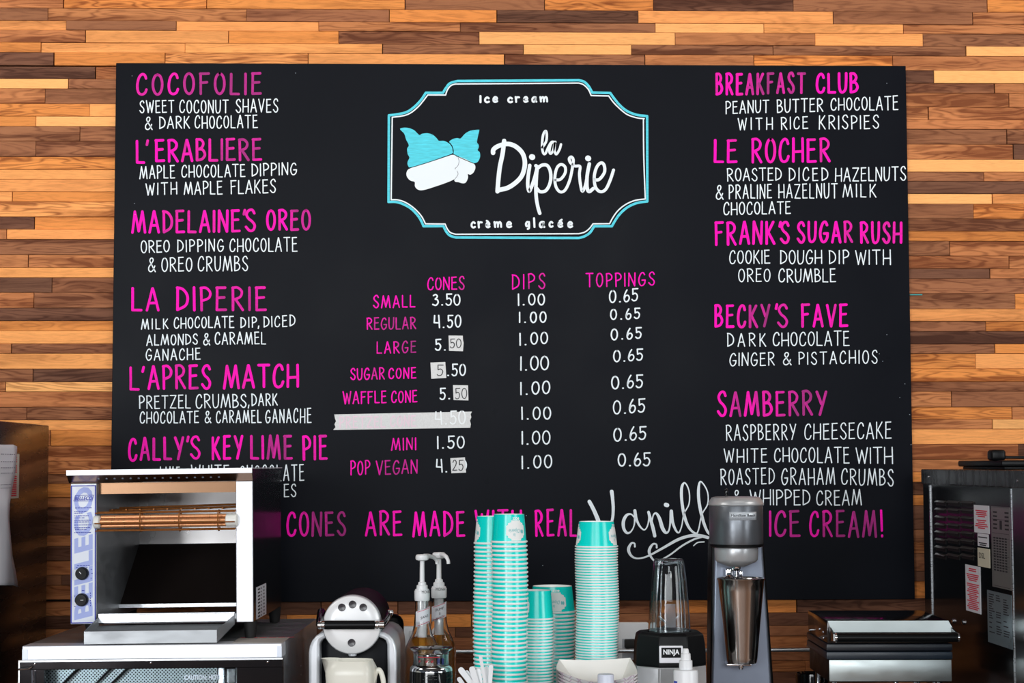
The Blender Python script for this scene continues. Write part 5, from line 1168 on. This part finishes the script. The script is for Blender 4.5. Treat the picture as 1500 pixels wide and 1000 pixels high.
# ------------------------------------------------------------------ drink mixer
f = Fr(1082, -.62, RZ); k_ = f.k; R = lambda p: p/k_; Z = lambda py, dy=0: f.Z(py, dy); X = lambda px, dy=0: f.X(px, dy)
mx_ = f.root('drink_mixer', 'tall grey single-spindle drink mixer with steel cup, right of the blender', 'drink mixer')
hy = .055
def col(xa0, xa1, xb0, xb1, y0_, y1_, pya, pyb, name, m_, zb=None):
    za = Z(pya, y0_); zb = Z(pyb, y0_) if zb is None else zb
    o = MB().hexa([(X(xb0, y0_), y0_, zb), (X(xb1, y0_), y0_, zb), (X(xb1, y0_), y1_, zb), (X(xb0, y0_), y1_, zb), (X(xa0, y0_), y0_, za), (X(xa1, y0_), y0_, za), (X(xa1, y0_), y1_, za), (X(xa0, y0_), y1_, za)]).build(name, m_, mx_, ang=20)
    bv = o.modifiers.new('b', 'BEVEL'); bv.width = .004; bv.segments = 3; return o
col(1043, 1119, 1037, 1137, .112, .19, 790, 1040, 'column_back', black_pl, .02)
col(1048, 1117.5, 1038, 1133, .100, .13, 795, 1040, 'column', blue_grey, .02)
o = MB().box(X(1042), X(1130), -.03, .2, 0, .03, .01, 4).build('foot_plate', blue_grey, mx_)
MB().lathe([(R(39.2), Z(796, hy)), (R(39.8), Z(793, hy)), (R(39.8), Z(741, hy)), (R(39), Z(739, hy)), (0, Z(739, hy))], (0, hy, 0), 56, sy=1.15).build('motor_head', grey_metal, mx_, ang=30)
MB().lathe([(R(39.2), Z(740.5, hy)), (R(41.2), Z(738.5, hy)), (R(40.5), Z(735, hy)), (R(36), Z(728.5, hy)), (R(30), Z(727, hy)), (0, Z(726.5, hy))], (0, hy, 0), 56, sy=1.15).build('top_lid', sil_grey, mx_, ang=40)
MB().lathe([(R(36), Z(801, hy)), (R(39), Z(799.5, hy)), (R(39.3), Z(795, hy)), (0, Z(795, hy))], (0, hy, 0), 56, sy=1.1).build('black_band', black_pl, mx_)  # black plastic band below the motor head
MB().lathe([(0, Z(829.5, hy)), (R(14), Z(829, hy)), (R(18), Z(827, hy)), (R(29), Z(822.5, hy)), (R(31.5), Z(819, hy)), (R(32.5), Z(803, hy)), (R(31.5), Z(800, hy)), (0, Z(799, hy))], (0, hy, 0), 48, caps=False).build('collar', sil_grey, mx_, ang=40)
MB().lathe([(R(2.6), Z(900, hy)), (R(2.6), Z(836, hy)), (R(5), Z(835, hy)), (R(6.5), Z(832, hy)), (R(6.5), Z(829, hy)), (R(9), Z(828, hy))], (0, hy, 0), 20).build('spindle', chrome, mx_)
MB().box(-R(15), -R(5), hy+.01, hy+.03, Z(850, hy), Z(833, hy), .001).box(R(5), R(10), hy+.01, hy+.03, Z(850, hy), Z(836, hy), .001).build('cup_guide', chrome, mx_)
MB().lathe([(R(2), Z(728, hy)), (R(2.4), Z(722, hy)), (R(2.4), Z(716.5, hy)), (R(1.5), Z(715, hy))], (X(1065, hy), hy, 0), 12).build('toggle_switch', black_gl, mx_)
ce = [(R(21.5), Z(970.5, hy)), (R(22.5), Z(968, hy)), (R(23.2), Z(962, hy)), (R(28.6), Z(905, hy)), (R(32.6), Z(865, hy)), (R(34), Z(850, hy)), (R(35.4), Z(848, hy)), (R(35.6), Z(846.6, hy)), (R(34.2), Z(846, hy)), (R(33), Z(848, hy)), (R(31), Z(868, hy)), (R(22), Z(962, hy)), (0, Z(966, hy))]
mc = tag(MB().lathe(ce, (0, hy, 0), 56).build('mixing_cup', noise_rough(mat('cup_steel', (196, 190, 186), .14, 1), .1, .2, (1, 1, .3), 10), ang=40), 'tall tapered stainless mixing cup held in the drink mixer', 'cup'); mc.matrix_world = f.M @ Matrix.Translation((X(1085.5, hy)-0, 0, 0))
MB().box(-R(16), R(20), hy-.006, .104, Z(975, hy), Z(971, hy), .0015).lathe([(.004, Z(980, hy)), (.0055, Z(976, hy)), (.0055, Z(974, hy))], (X(1084, hy), hy-.002, 0), 16).build('cup_rest', chrome, mx_)
hb = -R(39.8)*1.15+hy
bdg = lambda x, z, e=0: (R(39.8)*math.sin(x/R(39.8)), hy-(R(39.8)*1.15)*math.cos(x/R(39.8))-.0006-e, z)
xa_, xb_ = R(-15), R(28); xs_ = [xa_+(xb_-xa_)*i/16 for i in range(17)]; xs_ = [x+R(0) for x in xs_]
vs = [];
for x in xs_:
    for z_ in (Z(761.5), Z(749.5)): vs.append(bdg(x, z_))
bb = MB().add(vs, [(2*i, 2*i+2, 2*i+3, 2*i+1) for i in range(16)]).build('badge', mat('badge_silver', (206, 214, 222), .35, .3), mx_, ang=80); sm = bb.modifiers.new('s', 'SOLIDIFY'); sm.thickness = .001; sm.offset = 0
text_on('Hamilton Beach', 'lettering', ink_blk, bb, (xa_+xb_)/2, Z(754.5), 0, R(38), R(3.8), mapf=lambda x, z: bdg(x, z, .0009), bold=.02)
text_on('COMMERCIAL', 'lettering', mat('grey_ink', (150, 156, 165), .6), bb, (xa_+xb_)/2, Z(759), 0, R(34), R(1.8), mapf=lambda x, z: bdg(x, z, .0009))

# ------------------------------------------------------------------ contact grill
f = Fr(1300, -.56, RZ, 0); k_ = f.k; Z = lambda py, dy=0: f.Z(py, dy); X = lambda px, dy=0: f.X(px, dy)
gr = f.root('contact_grill', 'small steel and black contact grill with bar handle, right of the drink mixer', 'grill')
gsteel = noise_rough(mat('grill_steel', (176, 184, 184), .35, .9), .3, .45, (2, 2, 6), 10, cvar=.08)
gd = .25; lb_ = MB().box(X(1212.5), X(1391), 0.0012, gd, Z(999), Z(966), .002).build('lower_housing', black_pl, gr)
MB().box(X(1213), X(1391.5), -.0008, .002, Z(997.5), Z(966), .0008).build('front_plate', gsteel, gr)
MB().box(X(1209), X(1393), -.003, gd+.004, Z(965.2), Z(954), .002).build('lower_plate', noise_rough(mat('plate_blue_black', (26, 38, 50), .35), .3, .45), gr)
MB().box(X(1209), X(1393), -.003, gd+.004, Z(952.8), Z(942.5), .002).build('upper_plate', noise_rough(mat('plate_black', (18, 24, 34), .35), .3, .45), gr)
ld = MB().box(X(1211), X(1388), 0.001, gd, Z(942), Z(908.3), .0015).build('lid', noise_rough(mat('lid_dark_steel', (60, 58, 58), .15, .9), .1, .2), gr)
MB().hexa([(X(1218), -.0022, Z(925.5)), (X(1397), -.0022, Z(925.5)), (X(1397), .002, Z(925.5)), (X(1218), .002, Z(925.5)), (X(1211.5), -.001, Z(908.8)), (X(1388), -.001, Z(908.8)), (X(1388), .002, Z(908.8)), (X(1211.5), .002, Z(908.8))]).build('lid_front', gsteel, ld, smooth=False)
yh = -.04; hz = Z(933.5, yh)
hb_ = MB().lathe([(.0085, X(1224, yh)), (.0088, X(1226, yh)), (.0088, X(1399, yh)), (.0085, X(1401, yh))], (0, yh, hz), 24, ax='x').build('handle_bar', matte_black, gr)
mb = MB()
for a_, b_ in ((1221.5, 1224), (1400.5, 1403)): mb.lathe([(.0095, X(a_, yh)), (.0095, X(b_, yh))], (0, yh, hz), 24, ax='x')
mb.build('handle_cap', chrome, hb_)
MB().hexa([(X(1219, yh), yh-.006, hz-.006), (X(1221.5, yh), yh-.006, hz-.006), (X(1216), .04, Z(941)), (X(1213.5), .04, Z(941)), (X(1219, yh), yh-.004, hz+.007), (X(1221.5, yh), yh-.004, hz+.007), (X(1216), .04, Z(912)), (X(1213.5), .04, Z(912))]) \
    .hexa([(X(1401, yh), yh-.006, hz-.006), (X(1403, yh), yh-.006, hz-.006), (X(1390), .04, Z(941)), (X(1388.5), .04, Z(941)), (X(1401, yh), yh-.004, hz+.007), (X(1403, yh), yh-.004, hz+.007), (X(1390), .04, Z(912)), (X(1388.5), .04, Z(912))]).build('handle_arm', black_gl, hb_, smooth=False)
mb = MB()
for px_, py_ in ((1201, 921), (1206, 925), (1206.5, 934), (1186.5, 922.5)):
    q = f.px(px_, py_, X(1211)); mb.lathe([(.0005, X(1211)-.003), (.0028, X(1211)-.002), (.0028, X(1211)+.001)], (0, q.y, q.z), 12, ax='x')
mb.build('bolt', chrome, ld)
for xx in (X(1222), X(1342), X(1376)):
    for yy in (.02, gd-.03): MB().lathe([(.009, 0), (.007, .006), (.0055, .01), (.0055, Z(998.5))], (xx, yy, 0), 16).build('leg', chrome, gr)
f = Fr(1186, -.27, 0)
dtz = f.Z(985)
tag(MB().lathe([(.026, 0), (.032, .01), (.036, dtz-.006), (.035, dtz), (.031, dtz-.004), (.028, .02), (0, .016)], (0.0, 0, 0), 40, caps=False).build('black_container', black_gl), 'glossy black round container behind the left grill leg', 'container').matrix_world = f.M

# ------------------------------------------------------------------ right machine (side turned to us)
fa = at(1351.3, 687, -.1); Xr = fa.x; zt = fa.z
rm = empty('freezer_machine', (Xr+.3, -.6, COUNTER), 'dark steel machine cabinet at the right edge with vents and stickers on its side', 'machine'); o3 = Vector(rm.location)
def rb(name, m_, x0_, x1_, y0_, y1_, z0_, z1_, b=0, parent=None): return MB().box(x0_-o3.x, x1_-o3.x, y0_-o3.y, y1_-o3.y, z0_-o3.z, z1_-o3.z, b, 1).build(name, m_, parent or rm, smooth=bool(b))
ym = atx(1483.5, 800, Xr).y
cab = rb('cabinet', steel_black, Xr, Xr+.6, -1.1, -.1, COUNTER, zt-.004, .002)
band = rb('top_band', noise_rough(mat('band_dark', (64, 62, 64), .22, .9), .15, .35, (1, 6, 1), 6), Xr-.003, Xr+.603, -1.103, -.098, atx(1351.3, 708.5, Xr).z, zt, .0015)
rb('front_panel', noise_rough(mat('front_side_steel', (118, 122, 124), .2, .95), .16, .28), Xr-.0012, Xr+.001, -1.098, ym-.004, COUNTER+.02, atx(1351.3, 709, Xr).z)
for px_, w_ in ((1364, .0035), (1483.5, .003)):
    q = atx(px_, 800, Xr).y; rb('edge_strip', steel, Xr-.0022, Xr, q-w_, q+w_, COUNTER+.01, atx(1351.3, 710, Xr).z)
for px_, py_ in ((1360, 698), (1490.5, 704)):
    q = atx(px_, py_, Xr-.003); MB().lathe([(.0005, -.0026), (.0032, -.0018), (.0032, .0005)], (Xr-.003-o3.x, q.y-o3.y, q.z-o3.z), 12, ax='x') if False else None
    MB().lathe([(.0005, -.0022), (.003, -.0014), (.003, .0003)], (0, 0, 0), 12, ax='x').build('screw', chrome, band, loc=(Xr-.003-o3.x, q.y-o3.y, q.z-o3.z))
slot_m = mat('slot_black', (6, 6, 7), .6)
for (xa, xb) in ((1371.5, 1386), (1389, 1406), (1409, 1426.5)):
    for r_ in range(8):
        ya_ = 733+r_*11.0+(xa-1371)*.02; a = atx(xa, ya_, Xr); b = atx(xb, ya_, Xr); z1_ = a.z; z0_ = atx(xa, ya_+6.5, Xr).z
        lv = rb('louver', slot_m, Xr-.0008, Xr+.001, b.y, a.y, z0_, z1_)
        MB().hexa([(Xr-.005-o3.x, b.y-o3.y, z1_-.003-o3.z), (Xr-.005-o3.x, a.y-o3.y, z1_-.003-o3.z), (Xr-o3.x, a.y-o3.y, z1_-o3.z), (Xr-o3.x, b.y-o3.y, z1_-o3.z),
                   (Xr-.0045-o3.x, b.y-o3.y, z1_-.0022-o3.z), (Xr-.0045-o3.x, a.y-o3.y, z1_-.0022-o3.z), (Xr-o3.x, a.y-o3.y, z1_+.0012-o3.z), (Xr-o3.x, b.y-o3.y, z1_+.0012-o3.z)]).build('louver_lip', mat('louver_lip', (90, 82, 78), .3, .7) if 'louver_lip' not in bpy.data.materials else bpy.data.materials['louver_lip'], lv, smooth=False)
def sticker(xa, ya, yb, xb, m_, name, lab, mk, ink_, seed, head=None):
    a = atx(xa, ya, Xr); b = atx(xb, ya, Xr); z1_ = a.z; z0_ = atx(xa, yb, Xr).z; y_hi, y_lo = a.y, b.y
    s_ = rb(name, m_, Xr-.0009, Xr, y_lo, y_hi, z0_, z1_); s_['label'] = lab; mb = MB(); rq = random.Random(seed); w_ = y_hi-y_lo; h_ = z1_-z0_
    if mk == 'text':
        z = z1_-.006
        while z > z0_+.004:
            if rq.random() > .2:
                l_ = rq.uniform(.45, .85); o_ = (1-l_)/2; mb.box(Xr-.0013-o3.x, Xr-.0009-o3.x, y_lo+w_*o_-o3.y, y_lo+w_*(1-o_)-o3.y, z-.0022-o3.z, z-o3.z)
            z -= .0038
    if mk == 'table':
        for t in (0, .15, .32, .38, .6, .72, .97): mb.box(Xr-.0013-o3.x, Xr-.0009-o3.x, y_lo+w_*.06-o3.y, y_hi-w_*.06-o3.y, z0_+h_*(1-t)-.0006-o3.z-.001, z0_+h_*(1-t)-o3.z-.001)
        mb.box(Xr-.0013-o3.x, Xr-.0009-o3.x, y_lo+w_*.42-o3.y, y_hi-w_*.4-.008-o3.y, z1_-h_*.28-o3.z, z1_-h_*.17-o3.z)
        for i in range(13):
            for j in range(5): mb.box(Xr-.0013-o3.x, Xr-.0009-o3.x, y_hi-w_*(.12+.15*j)-w_*.1-o3.y, y_hi-w_*(.12+.15*j)-o3.y, z1_-h_*(.38+.033*i)-.0028-o3.z, z1_-h_*(.38+.033*i)-o3.z)
        for i in range(5):
            for j in range(2): mb.box(Xr-.0013-o3.x, Xr-.0009-o3.x, y_hi-w_*(.12+.62*j)-w_*.2-o3.y, y_hi-w_*(.12+.62*j)-o3.y, z1_-h_*(.06+.05*i)-.003-o3.z, z1_-h_*(.06+.05*i)-o3.z)
    if mk == 'list':
        for i in range(17):
            for j in range(3):
                if rq.random() > .35: mb.box(Xr-.0013-o3.x, Xr-.0009-o3.x, y_hi-w_*(.08+.3*j)-w_*rq.uniform(.1, .24)-o3.y, y_hi-w_*(.08+.3*j)-o3.y, z1_-h_*(.06+.045*i)-.002-o3.z, z1_-h_*(.06+.045*i)-o3.z)
    if mb.v: mb.build('print_lines', ink_, s_, smooth=False)
    if head: 
        mp_ = lambda x, z: (Xr-.0014-o3.x, (y_hi+y_lo)/2-x-o3.y, (z0_+z1_)/2+z-o3.z)
        text_on(head, 'lettering', ink_blk, s_, -w_*.12, h_*.1, 0, w_*.5, h_*.3, mapf=mp_)
st_w = mat('sticker_white', (214, 214, 220), .5); st_s = noise_rough(mat('spec_plate', (150, 148, 146), .35, .6), .3, .4); st_b = noise_rough(mat('pale_plate', (140, 156, 164), .3, .6), .25, .4)
sticker(1427, 739, 779, 1449, st_w, 'side_sticker', 'white sticker with red lines, uppermost beside the vents', 'text', ink_red, 1)
sticker(1432.5, 780.5, 799, 1448, st_w, 'side_sticker', 'small white sticker with black lines', 'text', ink_blk, 2)
sticker(1432.5, 801.5, 828.5, 1450, mat('sticker_cream', (206, 200, 178), .5), 'side_sticker', 'cream sticker with three large letters', 'none', ink_blk, 3, 'DSL')
sticker(1414.5, 826, 893, 1436, st_w, 'side_sticker', 'tall white danger sticker with red lines', 'text', ink_red, 4)
sticker(1452, 741, 858, 1479.5, st_s, 'rating_plate', 'grey rating plate with tables', 'table', ink_blk, 5)
sticker(1446.5, 863.5, 939, 1481.5, st_b, 'rating_plate', 'blue-grey plate with columns of text', 'list', ink_blk, 6)
mb = MB()
for px_, py_ in ((1397, 909), (1412, 911)):
    q = atx(px_, py_, Xr); mb.lathe([(.002, -.016), (.0055, -.013), (.0055, 0)], (Xr-o3.x, q.y-o3.y, q.z-o3.z), 16, ax='x') if False else None
    MB().lathe([(.002, -.005), (.005, -.0035), (.005, 0)], (0, 0, 0), 16, ax='x').build('knob_screw', chrome, rm, loc=(Xr-o3.x, q.y-o3.y, q.z-o3.z))
# black lid with grip on top
yl = -.45; la = at(1434, 689, yl); zz1 = at(1434, 674, yl).z; zz1 = max(zz1, zt+.012)
hp_ = empty('hopper_lid', (la.x+.16, yl+.0, zt), 'black hopper lid with raised grip on top of the right machine', 'lid')
MB().lathe([(.148, 0.0003), (.150, .002), (.160, (zz1-zt)*.55), (.160, (zz1-zt)*.8), (.150, zz1-zt), (0, zz1-zt)], (0, 0, 0), 4).build('cover', black_gl, hp_, ang=20) if False else MB().box(-.152, .16, -.15, .15, .0003, .006, .002).box(-.160, .17, -.16, .16, .006, zz1-zt, .004).build('cover', matte_black, hp_)
g0 = at(1448.5, 670, yl-.1).x-hp_.location.x; g1 = at(1470, 670, yl-.1).x-hp_.location.x; gz = at(1460, 658.5, yl-.1).z-zt
MB().box(g0, g1, -.12, -.085, zz1-zt-.001, gz, .006, 3).box(g1-.002, g1+.12, -.108, -.096, zz1-zt+.003, zz1-zt+.0085, .002).build('grip', matte_black, hp_)
for o in bpy.data.objects:
    if o.parent and o.name.split('.')[0] in ('print_lines', 'paint_specks', 'red_lines', 'pencil_marks', 'red_marks', 'blue_marks', 'vent_hole', 'raised_dots', 'cup_ridge', 'guard_wire', 'conveyor_wire'): o['kind'] = 'stuff'
